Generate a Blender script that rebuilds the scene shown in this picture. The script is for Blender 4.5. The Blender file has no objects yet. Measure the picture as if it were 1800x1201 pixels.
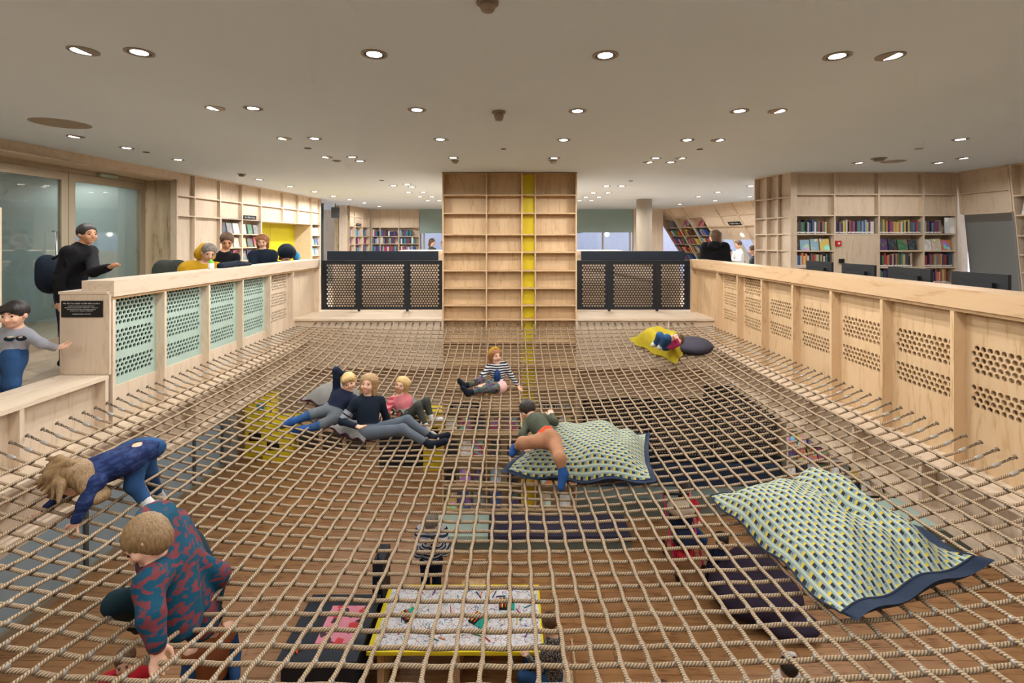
import bpy, math, random
import numpy as np
from mathutils import Vector, Matrix
random.seed(7); RNG = np.random.default_rng(7)
scene = bpy.context.scene
COL = scene.collection
# ------------------------------------------------------------------ camera
F = 850.0; CX = 898.0; CY = 421.0; EYE = 1.6        # photograph frame 1800 x 1201, level 17 mm shift lens
cam_d = bpy.data.cameras.new('camera'); cam = bpy.data.objects.new('camera', cam_d); COL.objects.link(cam)
cam.location = (0, 0, EYE); cam.rotation_euler = (math.pi/2, 0, 0)
cam_d.sensor_width = 36; cam_d.lens = F*36/1800
cam_d.shift_x = (900-CX)/1800; cam_d.shift_y = (CY-600.5)/1800
cam_d.clip_start = 0.05; cam_d.clip_end = 200
scene.camera = cam
# ------------------------------------------------------------------ world, exposure
scene.view_settings.view_transform = 'Standard'; scene.view_settings.look = 'None'
scene.view_settings.exposure = 0.13; scene.view_settings.gamma = 1.0
scene.view_settings.use_curve_mapping = False
scene.cycles.max_bounces = 6; scene.cycles.diffuse_bounces = 3; scene.cycles.glossy_bounces = 3
scene.cycles.use_adaptive_sampling = True; scene.cycles.adaptive_threshold = .1; scene.cycles.adaptive_min_samples = 14
scene.cycles.transparent_max_bounces = 12; scene.cycles.transmission_bounces = 6
scene.cycles.caustics_reflective = False; scene.cycles.caustics_refractive = False
scene.cycles.sample_clamp_indirect = 6.0
scene.cycles.use_denoising = True
world = bpy.data.worlds.new('world'); scene.world = world; world.use_nodes = True
wb = world.node_tree.nodes['Background']; wb.inputs[0].default_value = (.72, .76, .86, 1); wb.inputs[1].default_value = 2.0
LAMP_W = 41.0                # downlight power
LAMP_COL = (1.0, .98, .955)
Z_CEIL = 2.86; Z_LOW = -3.8

def W(px, py, Y):             # a point of the place, from where it shows and how deep it stands
    return Vector(((px-CX)*Y/F, Y, EYE-(py-CY)*Y/F))

# ------------------------------------------------------------------ materials
MATS = {}
def nmat(name):
    m = bpy.data.materials.new(name); m.use_nodes = True; MATS[name] = m
    nt = m.node_tree; return m, nt, nt.nodes['Principled BSDF']
def rgb(h):                   # sRGB 0-255 -> linear
    return tuple((((c/255)+.055)/1.055)**2.4 if c > 10 else c/255/12.92 for c in h)
def N(nt, t, **kw):
    n = nt.nodes.new(t)
    for k, v in kw.items(): setattr(n, k, v)
    return n
def plain(name, col, rough=.6, metal=0.0, var=.12, vscale=6.0, bump=0.0, bscale=60.0, spec=.4):
    m, nt, b = nmat(name); c = rgb(col)
    tc = N(nt, 'ShaderNodeTexCoord'); nz = N(nt, 'ShaderNodeTexNoise'); nz.inputs['Scale'].default_value = vscale; nz.inputs['Detail'].default_value = 3
    nt.links.new(tc.outputs['Object'], nz.inputs['Vector'])
    mx = N(nt, 'ShaderNodeMix', data_type='RGBA')
    mx.inputs['A'].default_value = (*[x*(1-var) for x in c], 1); mx.inputs['B'].default_value = (*[min(1, x*(1+var)) for x in c], 1)
    nt.links.new(nz.outputs['Fac'], mx.inputs['Factor']); nt.links.new(mx.outputs['Result'], b.inputs['Base Color'])
    b.inputs['Roughness'].default_value = rough; b.inputs['Metallic'].default_value = metal; b.inputs['Specular IOR Level'].default_value = spec
    if bump:
        n2 = N(nt, 'ShaderNodeTexNoise'); n2.inputs['Scale'].default_value = bscale; n2.inputs['Detail'].default_value = 4
        nt.links.new(tc.outputs['Object'], n2.inputs['Vector'])
        bp = N(nt, 'ShaderNodeBump'); bp.inputs['Strength'].default_value = bump; bp.inputs['Distance'].default_value = .01
        nt.links.new(n2.outputs['Fac'], bp.inputs['Height']); nt.links.new(bp.outputs['Normal'], b.inputs['Normal'])
    return m
def wood(name, light, dark, axis='z', rough=.5, ring=7.0, contrast=1.0):
    m, nt, b = nmat(name); L = rgb(light); D = rgb(dark)
    tc = N(nt, 'ShaderNodeTexCoord'); oi = N(nt, 'ShaderNodeObjectInfo')
    mp = N(nt, 'ShaderNodeMapping'); s = {'x': (.32, 2.2, 2.2), 'y': (2.2, .32, 2.2), 'z': (2.2, 2.2, .32)}[axis]
    mp.inputs['Scale'].default_value = s
    vm = N(nt, 'ShaderNodeVectorMath', operation='SCALE'); cmb = N(nt, 'ShaderNodeCombineXYZ')
    for i in range(3): nt.links.new(oi.outputs['Random'], cmb.inputs[i])
    nt.links.new(cmb.outputs[0], vm.inputs[0]); vm.inputs['Scale'].default_value = 23.0
    ad = N(nt, 'ShaderNodeVectorMath', operation='ADD')
    nt.links.new(tc.outputs['Object'], ad.inputs[0]); nt.links.new(vm.outputs[0], ad.inputs[1]); nt.links.new(ad.outputs[0], mp.inputs['Vector'])
    n1 = N(nt, 'ShaderNodeTexNoise'); n1.inputs['Scale'].default_value = 1.3; n1.inputs['Detail'].default_value = 2; n1.inputs['Distortion'].default_value = .4
    nt.links.new(mp.outputs[0], n1.inputs['Vector'])
    mm = N(nt, 'ShaderNodeMath', operation='MULTIPLY'); mm.inputs[1].default_value = ring
    nt.links.new(n1.outputs['Fac'], mm.inputs[0])
    pp = N(nt, 'ShaderNodeMath', operation='PINGPONG'); pp.inputs[1].default_value = .5; nt.links.new(mm.outputs[0], pp.inputs[0])
    n2 = N(nt, 'ShaderNodeTexNoise'); n2.inputs['Scale'].default_value = 22; n2.inputs['Detail'].default_value = 3
    nt.links.new(mp.outputs[0], n2.inputs['Vector'])
    a2 = N(nt, 'ShaderNodeMath', operation='ADD'); nt.links.new(pp.outputs[0], a2.inputs[0]); nt.links.new(n2.outputs['Fac'], a2.inputs[1])
    cr = N(nt, 'ShaderNodeValToRGB'); cr.color_ramp.elements[0].position = .42; cr.color_ramp.elements[1].position = 1.05
    dk = tuple(l+(d-l)*contrast for l, d in zip(L, D))
    cr.color_ramp.elements[0].color = (*dk, 1); cr.color_ramp.elements[1].color = (*L, 1)
    e = cr.color_ramp.elements.new(.6); e.color = (*[l*.8+d*.2 for l, d in zip(L, dk)], 1)
    nt.links.new(a2.outputs[0], cr.inputs[0])
    hv = N(nt, 'ShaderNodeHueSaturation'); mr = N(nt, 'ShaderNodeMapRange'); mr.inputs['To Min'].default_value = .92; mr.inputs['To Max'].default_value = 1.06
    nt.links.new(oi.outputs['Random'], mr.inputs['Value']); nt.links.new(mr.outputs[0], hv.inputs['Value']); nt.links.new(cr.outputs[0], hv.inputs['Color'])
    nt.links.new(hv.outputs[0], b.inputs['Base Color']); b.inputs['Roughness'].default_value = rough; b.inputs['Specular IOR Level'].default_value = .35
    return m
PLY_L = (222, 203, 180); PLY_D = (208, 186, 158)
wood('ply_z', PLY_L, PLY_D, 'z'); wood('ply_x', PLY_L, PLY_D, 'x'); wood('ply_y', PLY_L, PLY_D, 'y')
wood('ply_edge', (206, 172, 132), (186, 148, 106), 'x', ring=4)
wood('pine_z', (212, 182, 144), (194, 160, 118), 'z'); wood('pine_x', (212, 180, 140), (194, 156, 112), 'x'); wood('pine_y', (204, 172, 134), (188, 152, 112), 'y')
wood('ply_grey', (188, 168, 136), (150, 128, 96), 'z')
wood('floor_oak', (166, 122, 80), (124, 84, 50), 'x', rough=.38, ring=7)
wood('floor_up', (176, 156, 134), (146, 124, 100), 'y', rough=.4, ring=7)
wood('furniture_birch', (214, 180, 138), (180, 140, 98), 'z')
plain('ceiling', (222, 236, 250), .85, var=.03, vscale=1.2, bump=.08, bscale=9)
plain('slab_white', (190, 182, 172), .85, var=.03)
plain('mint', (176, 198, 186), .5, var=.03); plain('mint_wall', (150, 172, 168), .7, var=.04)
plain('grey_green', (112, 124, 116), .6, var=.06); plain('steel_black', (26, 31, 38), .45, var=.1); plain('dark_felt', (24, 26, 24), .9)
plain('navy_panel', (24, 36, 50), .45, var=.1); plain('navy_seat', (36, 46, 66), .8, var=.12, bump=.1); plain('purple_seat', (58, 54, 74), .8, var=.1, bump=.1)
plain('yellow', (244, 222, 44), .5, var=.03); plain('yellow_door', (206, 194, 30), .45, var=.03)
plain('concrete', (150, 140, 126), .8, var=.06, vscale=3); plain('grey_wall', (140, 142, 142), .75, var=.03); plain('dark_grey', (84, 84, 84), .7)
plain('frame_champagne', (166, 152, 130), .45, metal=.3, var=.03); plain('chrome', (190, 190, 190), .25, metal=1.0, var=.02)
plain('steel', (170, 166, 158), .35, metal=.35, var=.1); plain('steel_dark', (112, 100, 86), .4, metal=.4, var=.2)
plain('black', (14, 14, 16), .5); plain('white', (226, 226, 224), .6, var=.02); plain('red', (196, 30, 36), .5); plain('print_white', (214, 214, 210), .7)
plain('monitor', (30, 34, 38), .5, var=.05); plain('fixture', (150, 138, 126), .4, metal=.4); plain('fixture_dark', (70, 60, 52), .5, metal=.3)
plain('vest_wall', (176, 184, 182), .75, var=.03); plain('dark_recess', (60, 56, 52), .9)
def emit(name, col, s):
    m, nt, b = nmat(name); b.inputs['Emission Color'].default_value = (*col, 1); b.inputs['Emission Strength'].default_value = s
    b.inputs['Base Color'].default_value = (*col, 1); return m
emit('lamp', (1, .95, .86), 9.0); emit('pendant_glow', (1, .9, .72), 9.0)
def glass(name, tint, refl=.12):
    m, nt, b = nmat(name); nt.nodes.remove(b); out = nt.nodes['Material Output']
    t = N(nt, 'ShaderNodeBsdfTransparent'); t.inputs[0].default_value = (*tint, 1); g = N(nt, 'ShaderNodeBsdfGlossy'); g.inputs['Roughness'].default_value = .03
    lw = N(nt, 'ShaderNodeLayerWeight'); lw.inputs[0].default_value = .5
    pw = N(nt, 'ShaderNodeMath', operation='POWER'); pw.inputs[1].default_value = 4.0; nt.links.new(lw.outputs['Facing'], pw.inputs[0])
    mr = N(nt, 'ShaderNodeMath', operation='MULTIPLY_ADD'); mr.inputs[1].default_value = .5; mr.inputs[2].default_value = refl; mr.use_clamp = True
    nt.links.new(pw.outputs[0], mr.inputs[0])
    mx = N(nt, 'ShaderNodeMixShader'); nt.links.new(mr.outputs[0], mx.inputs[0]); nt.links.new(t.outputs[0], mx.inputs[1]); nt.links.new(g.outputs[0], mx.inputs[2])
    nt.links.new(mx.outputs[0], out.inputs[0]); return m
glass('glass_door', (.80, .87, .86)); glass('glass_clear', (.9, .94, .95), .05)
def objcol(name, cover=False):       # colour comes from the object; cover = printed picture
    m, nt, b = nmat(name); oi = N(nt, 'ShaderNodeObjectInfo'); b.inputs['Roughness'].default_value = .5
    if not cover:
        nt.links.new(oi.outputs['Color'], b.inputs['Base Color']); return m
    tc = N(nt, 'ShaderNodeTexCoord'); vo = N(nt, 'ShaderNodeTexVoronoi'); vo.inputs['Scale'].default_value = 3.2
    ad = N(nt, 'ShaderNodeVectorMath', operation='ADD'); cmb = N(nt, 'ShaderNodeCombineXYZ'); ml = N(nt, 'ShaderNodeMath', operation='MULTIPLY'); ml.inputs[1].default_value = 41
    nt.links.new(oi.outputs['Random'], ml.inputs[0]); nt.links.new(ml.outputs[0], cmb.inputs[0]); nt.links.new(ml.outputs[0], cmb.inputs[2])
    nt.links.new(tc.outputs['Generated'], ad.inputs[0]); nt.links.new(cmb.outputs[0], ad.inputs[1]); nt.links.new(ad.outputs[0], vo.inputs['Vector'])
    bw = N(nt, 'ShaderNodeSeparateColor'); nt.links.new(vo.outputs['Color'], bw.inputs[0])
    cr = N(nt, 'ShaderNodeValToRGB'); cr.color_ramp.interpolation = 'CONSTANT'
    cr.color_ramp.elements[0].color = (0, 0, 0, 1); cr.color_ramp.elements[1].position = .62; cr.color_ramp.elements[1].color = (1, 1, 1, 1)
    nt.links.new(bw.outputs[0], cr.inputs[0])
    mx = N(nt, 'ShaderNodeMix', data_type='RGBA'); nt.links.new(cr.outputs[0], mx.inputs['Factor'])
    hs = N(nt, 'ShaderNodeHueSaturation'); hs.inputs['Saturation'].default_value = .8; nt.links.new(bw.outputs[1], hs.inputs['Hue']); hs.inputs['Value'].default_value = 1.3
    nt.links.new(oi.outputs['Color'], hs.inputs['Color']); nt.links.new(oi.outputs['Color'], mx.inputs['A']); nt.links.new(hs.outputs[0], mx.inputs['B'])
    nt.links.new(mx.outputs['Result'], b.inputs['Base Color']); return m
objcol('book'); objcol('cover', True)
def frosted(name, col):
    m, nt, b = nmat(name); out = nt.nodes['Material Output']; t = N(nt, 'ShaderNodeBsdfTranslucent'); t.inputs[0].default_value = (*rgb(col), 1); b.inputs['Base Color'].default_value = (*rgb(col), 1); b.inputs['Roughness'].default_value = .25
    mx = N(nt, 'ShaderNodeMixShader'); mx.inputs[0].default_value = .5; nt.links.new(b.outputs[0], mx.inputs[1]); nt.links.new(t.outputs[0], mx.inputs[2]); nt.links.new(mx.outputs[0], out.inputs[0])
frosted('glass_frosted', (196, 212, 220))

# ------------------------------------------------------------------ object helpers
ORG = {}
def add(name, me, parent=None, loc=(0, 0, 0), rot=None, scale=None, label=None, cat=None, group=None, kind=None, color=None):
    o = bpy.data.objects.new(name, me); COL.objects.link(o); loc = Vector(loc)
    if parent is not None:
        o.parent = parent; o.location = loc-ORG[parent.name]
    else: o.location = loc
    ORG[o.name] = loc
    if rot is not None: o.rotation_euler = rot
    if scale is not None: o.scale = scale
    if label: o['label'] = label
    if cat: o['category'] = cat
    if group: o['group'] = group
    if kind: o['kind'] = kind
    if color: o.color = (*color, 1)
    return o
def thing(name, label, cat, loc, group=None): return add(name, None, None, loc, label=label, cat=cat, group=group)
def struct(name, me, **kw): return add(name, me, kind='structure', **kw)
def mk(name, v, f, mats, smooth=False, mi=None, uv=None):
    me = bpy.data.meshes.new(name); me.from_pydata([tuple(p) for p in v], [], [tuple(p) for p in f])
    for m in (mats if isinstance(mats, (list, tuple)) else [mats]): me.materials.append(MATS[m])
    if mi is not None: me.polygons.foreach_set('material_index', mi)
    if smooth: me.polygons.foreach_set('use_smooth', [True]*len(me.polygons))
    if uv is not None:
        l = me.uv_layers.new(name='UVMap'); a = np.asarray(uv, dtype=np.float32)
        li = np.empty(len(me.loops), dtype=np.int32); me.loops.foreach_get('vertex_index', li); l.data.foreach_set('uv', a[li].ravel())
    me.update(); return me
BF = [(0, 3, 2, 1), (4, 5, 6, 7), (0, 1, 5, 4), (1, 2, 6, 5), (2, 3, 7, 6), (3, 0, 4, 7)]
def bm_(name, x0, x1, y0, y1, z0, z1, m, P=None):
    v = [(x0, y0, z0), (x1, y0, z0), (x1, y1, z0), (x0, y1, z0), (x0, y0, z1), (x1, y0, z1), (x1, y1, z1), (x0, y1, z1)]
    if P: v = [P(*p) for p in v]
    return mk(name, v, BF, m)
def box(name, x0, x1, y0, y1, z0, z1, m, parent=None, P=None, **kw):
    return add(name, bm_(name, x0, x1, y0, y1, z0, z1, m, P), parent, **kw) if parent is None else _pb(name, bm_(name, x0, x1, y0, y1, z0, z1, m, P), parent, **kw)
def _pb(name, me, parent, **kw): return add(name, me, parent, (0, 0, 0), **kw)
class MB:                      # collects shapes into one mesh
    def __init__(s): s.v = []; s.f = []; s.mi = []
    def put(s, v, f, m=0):
        n = len(s.v); s.v += [tuple(p) for p in v]; s.f += [tuple(i+n for i in q) for q in f]; s.mi += [m]*len(f); return s
    def box(s, x0, x1, y0, y1, z0, z1, m=0, P=None):
        v = [(x0, y0, z0), (x1, y0, z0), (x1, y1, z0), (x0, y1, z0), (x0, y0, z1), (x1, y0, z1), (x1, y1, z1), (x0, y1, z1)]
        return s.put([P(*p) for p in v] if P else v, BF, m)
    def tube(s, pts, r, n=8, m=0, caps=True):
        v, f = tube_geo(pts, r, n, caps); return s.put(v, f, m)
    def lathe(s, prof, n=16, c=(0, 0, 0), m=0, axis='z'):
        v = []; f = []; k = len(prof)
        for i in range(n):
            a = 2*math.pi*i/n
            for r, z in prof:
                p = (r*math.cos(a), r*math.sin(a), z)
                if axis == 'y': p = (p[0], p[2], p[1])
                if axis == 'x': p = (p[2], p[0], p[1])
                v.append((p[0]+c[0], p[1]+c[1], p[2]+c[2]))
        for i in range(n):
            for j in range(k-1):
                a, b2 = i*k+j, ((i+1) % n)*k+j
                f.append((a, b2, b2+1, a+1))
        return s.put(v, f, m)
    def mesh(s, name, mats, smooth=False): return mk(name, s.v, s.f, mats, smooth, s.mi)
def tube_geo(pts, r, n=8, caps=True):
    P = [Vector(p) for p in pts]; v = []; f = []; up = None
    for i, p in enumerate(P):
        t = (P[min(i+1, len(P)-1)]-P[max(i-1, 0)]).normalized()
        if up is None: up = Vector((0, 0, 1)) if abs(t.z) < .9 else Vector((1, 0, 0))
        a = (up-t*up.dot(t)).normalized(); up = a; b = t.cross(a); rr = r[i] if isinstance(r, (list, tuple)) else r
        v += [p+(a*math.cos(q)+b*math.sin(q))*rr for q in [2*math.pi*k/n for k in range(n)]]
    for i in range(len(P)-1):
        for k in range(n):
            k2 = (k+1) % n; f.append((i*n+k, i*n+k2, (i+1)*n+k2, (i+1)*n+k))
    if caps: f.append(tuple(range(n))[::-1]); f.append(tuple((len(P)-1)*n+k for k in range(n)))
    return v, f
def PM(o, u, n, lean=0.0):     # wall frame: u along, d into the wall, z up; lean = push into the wall per metre below the ceiling
    o = Vector((o[0], o[1], 0)); u = Vector((u[0], u[1], 0)).normalized(); n = Vector((n[0], n[1], 0)).normalized()
    return lambda a, d, z: tuple(o+u*a+n*(d+lean*(Z_CEIL-z))+Vector((0, 0, z)))
# ================================================================== STRUCTURE
XL, XR, YB = -3.96, 3.72, 9.08          # inner faces of the opening the net hangs in
struct('ceiling', bm_('ceiling', -10.5, 11, -5, 24, Z_CEIL, Z_CEIL+.25, 'ceiling'))
# upper floor: four slabs round the opening
mb = MB()
mb.box(-10.5, XL-.2, -5, 24, -.06, 0); mb.box(XR+.2, 11, -5, 24, -.06, 0); mb.box(XL-.2, XR+.2, 10.1, 24, -.06, 0); mb.box(XL-.2, XR+.2, -5, .6, -.06, 0)
struct('floor', mb.mesh('floor', 'floor_up'))
mb = MB()
mb.box(-10.5, XL-.15, -5, 24, -.72, -.06); mb.box(XR+.15, 11, -5, 24, -.72, -.06); mb.box(XL-.15, XR+.15, 9.35, 24, -.72, -.06); mb.box(XL-.15, XR+.15, -5, .75, -.72, -.06)
struct('ceiling_below', mb.mesh('ceiling_below', 'slab_white'))
# lower floor with separate planks where they show
low = struct('floor_below', bm_('floor_below', -10.5, 11, -5, 24, Z_LOW-.3, Z_LOW-.012, 'floor_oak'))
pm = bm_('plank', 0, 2.395, 0, .197, -.012, 0, 'floor_oak')
for r in range(36):
    y = 4.6+r*.2; x = -6.9-(r*.77 % 2.4)
    while x < 6.9:
        add('plank', pm, low, (x, y, Z_LOW)); x += 2.4
# outer walls
struct('wall_back', bm_('wall_back', -10.5, 11, 20.6, 20.9, -4, Z_CEIL, 'ply_grey')) if False else None
def perf(name, P, u0, u1, z0, z1, groups, pu, pz, r, th, m, parent, n=16, walls=True):
    """a board with real holes; groups = (z of lowest row, rows)"""
    v = []; f = []
    def q(a, b, c, d):
        if b-a < 1e-4 or d-c < 1e-4: return
        k = len(v); v.extend([(a, 0, c), (b, 0, c), (b, 0, d), (a, 0, d)]); f.append((k, k+1, k+2, k+3))
    rows = sorted(z+i*pz for z, c in groups for i in range(c)); zc = z0; par = 0
    cols = int((u1-u0-.06)/pu)
    for i, z in enumerate(rows):
        q(u0, u1, zc, z-pz/2) if z-pz/2 > zc+1e-4 else None
        lo = max(zc, z-pz/2) if z-pz/2 <= zc+1e-4 else z-pz/2; hi = z+pz/2; par ^= 1
        nc = cols-par; s = (u0+u1)/2-nc*pu/2; q(u0, s, lo, hi); q(s+nc*pu, u1, lo, hi)
        for c in range(nc):
            a, b = s+c*pu, s+(c+1)*pu; cx, cz = (a+b)/2, z; outer = []
            for sd in range(4):
                for t in range(n//4):
                    w = t/(n/4)
                    outer.append([(a+(b-a)*w, lo), (b, lo+(hi-lo)*w), (b-(b-a)*w, hi), (a, hi-(hi-lo)*w)][sd])
            k = len(v)
            for ox, oz in outer: v.append((ox, 0, oz))
            for ox, oz in outer:
                an = math.atan2(oz-cz, ox-cx); v.append((cx+r*math.cos(an), 0, cz+r*math.sin(an)))
            for t in range(n): f.append((k+t, k+(t+1) % n, k+n+(t+1) % n, k+n+t))
            if walls:
                for t in range(n): p = v[k+n+t]; v.append((p[0], th, p[2]))
                for t in range(n): f.append((k+n+t, k+n+(t+1) % n, k+2*n+(t+1) % n, k+2*n+t))
        zc = hi
    q(u0, u1, zc, z1)
    return add(name, mk(name, [P(*p) for p in v], f, m), parent)

# ---- balustrades along the net
ZT, ZC = 1.19, 1.03
def balustrade(side, edges, label, plan, ends):
    s = -1 if side == 'left' else 1; x = XL if s < 0 else XR
    # frame: u along depth, d away from the net, z up
    P = (lambda a, d, z: (x+s*d, a, z))
    root = thing('balustrade', label, 'balustrade', (x+s*.1, (edges[0]+edges[-1])/2, 0))
    e0, e1 = ends; wz, wy = ('ply_z', 'ply_y') if s < 0 else ('pine_z', 'pine_y')
    # cap in lengths as the joints show
    box('cap', e0, e1, -.02, .30, ZC, ZT, wy, root, P)
    box('cap_rail', e0, e1, 0, .04, ZC-.03, ZC-.004, 'ply_edge', root, P)
    for e in edges: box('post', e-.018, e+.018,  .002, .14, -.28, ZC-.03, wz, root, P)
    for a, b, kind in zip(edges[:-1], edges[1:], plan):
        m = 'mint' if kind == 'mint' else wz; zz = -.2
        grp = {'mint': [(.20, 4), (.46, 5), (.74, 6)], 'three': [(.20, 4), (.46, 5), (.74, 6)], 'two': [(.24, 4), (.52, 5)], 'plain': []}[kind]
        if kind == 'plain': box('panel', a+.018, b-.018, .10, .12, -.28, ZC-.03, m, root, P)
        else: perf('perforated_panel', lambda u, d, z: P(u, d+.10, z), a+.018, b-.018, .10 if kind == 'mint' else -.28, ZC-.03, grp, .0545, .047, .0212, .018, m, root)
        if kind == 'mint': box('panel', a+.018, b-.018, .085, .12, -.28, .10, wz, root, P)
    box('back_board', e0, e1, .235, .26, -.05, ZC, 'dark_felt' if side == 'left' else wz, root, P)
    box('end_board', e0, e0+.02, .1, .26, -.05, ZC, wz, root, P)
    return root
LE = [4.83, 5.55, 6.36, 7.16, 7.98, 8.81]
balustrade('left', LE+[10.0], 'plywood balustrade with pale mint perforated panels along the net', ['mint']*4+['three', 'plain'], (4.80, 10.0))
RE = [1.75, 2.53, 3.30, 4.08, 4.86, 5.63, 6.40, 7.19, 7.96, 8.73]
balustrade('right', RE+[10.0], 'all plywood balustrade with perforated panels in front of the monitors', ['two']*7+['three']*2+['plain'], (1.2, 10.0))
# end block with the notice, and the bench by the entrance to the net
blk = thing('end_cabinet', 'plain plywood end block carrying the black notice', 'cabinet', (-4.2, 4.85, 0))
box('body', -4.455, -4.27, 4.797, 6.0, 0, 1.06, 'ply_z', blk); box('front_board', -4.455, XL-.004, 4.775, 4.797, .262, 1.06, 'ply_z', blk); box('top_board', -4.46, -4.27, 4.765, 6.0, 1.06, 1.085, 'ply_y', blk); box('top_edge', -4.27, XL-.02, 4.765, 4.797, 1.06, 1.085, 'ply_x', blk)
nt_ = thing('notice', 'black notice with white lettering on the plywood end block', 'sign', W(144, 543, 4.765))
def letters(mbx, P, u0, u1, z, h, seed):
    r = random.Random(seed); u = u0
    while u < u1-h*.5:
        if r.random() < .16: u += h*.5
        w = h*r.uniform(.35, .7); k = r.choice((0, 1, 2, 3))
        mbx.box(u, u+h*.16, 0, .001, z, z+h*(1.0 if k != 1 else .7), 0, P)
        if k in (0, 2): mbx.box(u, u+w, 0, .001, z+h*.55, z+h*.72, 0, P)
        if k in (1, 3): mbx.box(u, u+w, 0, .001, z, z+h*.17, 0, P)
        if k in (0, 3): mbx.box(u+w-h*.16, u+w, 0, .001, z, z+h*.7, 0, P)
        u += w+h*.22
Pn = lambda a, d, z: (a, 4.763-d, z)
x0, x1 = W(107.5, 0, 4.765).x, W(180, 0, 4.765).x; z1, z0 = W(0, 529, 4.765).z, W(0, 558, 4.765).z
npl = box('plate', x0, x1, 4.764, 4.775, z0, z1, 'black', nt_)
mb = MB(); w_ = x1-x0; h_ = z1-z0
letters(mb, Pn, x0+w_*.04, x1-w_*.04, z0+h_*.80, h_*.085, 1)
for k, (a, zz) in enumerate([(.17, .66), (.09, .555), (.15, .46), (.22, .37), (.28, .175)]): letters(mb, Pn, x0+w_*a, x1-w_*a, z0+h_*zz, h_*.05, k+2)
_o = add('lettering', mb.mesh('lettering', 'print_white'), npl); _o['kind'] = 'stuff'
bn = thing('bench', 'low plywood bench ledge at the entrance to the net', 'bench', (-4.2, 3.4, 0))
box('seat', -4.45, XL+.0, 1.2, 4.765, .225, .262, 'ply_y', bn)
for e in (1.4, 2.24, 3.08, 3.92, 4.745): box('post', XL-.15, XL-.003, e-.018, e+.018, -.28, .225, 'ply_z', bn)
for a, b in ((1.4, 2.24), (2.24, 3.08), (3.08, 3.92), (3.92, 4.745)): box('panel', XL-.13, XL-.10, a+.018, b-.018, -.28, .225, 'ply_z', bn)
box('back_panel', -4.43, -4.40, 1.2, 4.765, 0, .225, 'ply_z', bn)
# ---- edge of the slab below the net: ledge, recessed boards, bottom trim
def edge(side, y0, y1, label):
    s = -1 if side == 'left' else 1; x = XL if s < 0 else XR; P = lambda a, d, z: (x+s*d, a, z)
    r = struct('trim_%d' % (1 if s < 0 else 2), None)
    box('ledge', y0, y1, -.20, .12, -.315, -.28, 'ply_y', r, P)
    box('bottom_rail', y0, y1, -.20, .12, -.76, -.69, 'ply_y', r, P)
    n = 10; st = (y1-y0)/n
    for i in range(n): box('board', y0+i*st+.004, y0+(i+1)*st-.004, -.06, .02, -.69, -.315, 'ply_z', r, P)
    for i in range(n+1): box('rib', max(y0, y0+i*st-.016), min(y1, y0+i*st+.016), -.19, -.06, -.69, -.315, 'ply_z', r, P)
    return r
edge('left', .9, YB, ''); edge('right', .9, YB, '')
# ---- back edge of the opening: ledge with boards either side of the pillar
tb = struct('trim_3', None)
for a, b in ((XL-.1, -1.285), (1.24, XR+.1)):
    box('ledge', a, b, YB-.03, 10.1, .075, .115, 'ply_x', tb)
    n = 3; st = (b-a)/n
    for i in range(n): box('board', a+i*st+.006, b-(n-1-i)*st-.006, YB+.02, YB+.06, -.78, .075, 'ply_x', tb)
    for i in range(n+1): box('rib', a+i*st-.016, a+i*st+.016, YB-.01, YB+.02, -.78, .075, 'ply_z', tb)
    box('lower_board', a, b, 9.6, 9.64, -1.55, -.72, 'ply_x', tb); box('bottom_rail', a, b, YB+.0, 9.7, -.83, -.78, 'ply_x', tb)

# ---- gridded plywood walls
def gridwall(name, P, us, zs, cell, label=None, cat=None, lean=0, depth=.14, deep=.30, struct_name=None, up_t=.03, base=(0, 0, 0), edge_mat='ply_edge', hm='ply_x', vm='ply_z'):
    root = struct(struct_name, None) if struct_name else thing(name, label, cat, base)
    zs = sorted(zs, reverse=True); open_cells = []
    for i, u in enumerate(us):
        box('upright', u-up_t/2, u+up_t/2, 0, deep, zs[-1], zs[0], vm, root, P)
    for j, z in enumerate(zs):
        for i, (a, b) in enumerate(zip(us[:-1], us[1:])):
            k1 = cell(i, j-1) if j > 0 else None; k2 = cell(i, j) if j < len(zs)-1 else None
            if k1 in ('void', None) and k2 in ('void', None): continue
            box('shelf', a+up_t/2, b-up_t/2, .004, deep, z-.012, z+.012, hm, root, P)
    for j in range(len(zs)-1):
        for i, (a, b) in enumerate(zip(us[:-1], us[1:])):
            k = cell(i, j); z1, z0 = zs[j]-.012, zs[j+1]+.012
            if k in ('void', None): continue
            d = depth if k != 'open' else deep-.02
            m = {'panel': vm, 'open': vm, 'yellow': 'yellow', 'mint': 'mint_wall', 'door': vm}[k]
            if k == 'door': d = .02
            box('panel' if k != 'open' else 'back_panel', a+up_t/2, b-up_t/2, d, d+.018, z0, z1, m, root, P)
            if k == 'open': open_cells.append((i, j, a+up_t/2, b-up_t/2, z0, z1))
    return root, open_cells
UY = (.0541, 1.0)
PL = PM((-6.39+(9.03-6.05)*.0541, 9.03), UY, (-1, .0541))
lus = [0]+[v-9.03 for v in (9.505, 10.27, 11.03, 11.80, 12.82, 13.64, 14.45, 15.01)]
lzs = [Z_CEIL-.01, 2.43, 2.05, 1.717, 1.41, 1.11, .80, .4, .02]
def lcell(i, j):
    if j < 2: return 'panel'
    if i < 2: return 'panel'
    if i in (2, 3, 7): return 'open'
    return 'void'
lw, lopen = gridwall('bookcase', PL, lus, lzs[:3], lambda i, j: 'panel', struct_name='wall_left', deep=.12, depth=.07)
for i in (0, 1): box('panel', lus[i]+.015, lus[i+1]-.015, .07, .088, .02, 2.035, 'ply_z', lw, PL)
for i in (0, 1, 2): box('upright', lus[i]-.015, lus[i]+.015, 0, .12, .02, 2.05, 'ply_z', lw, PL)
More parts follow.
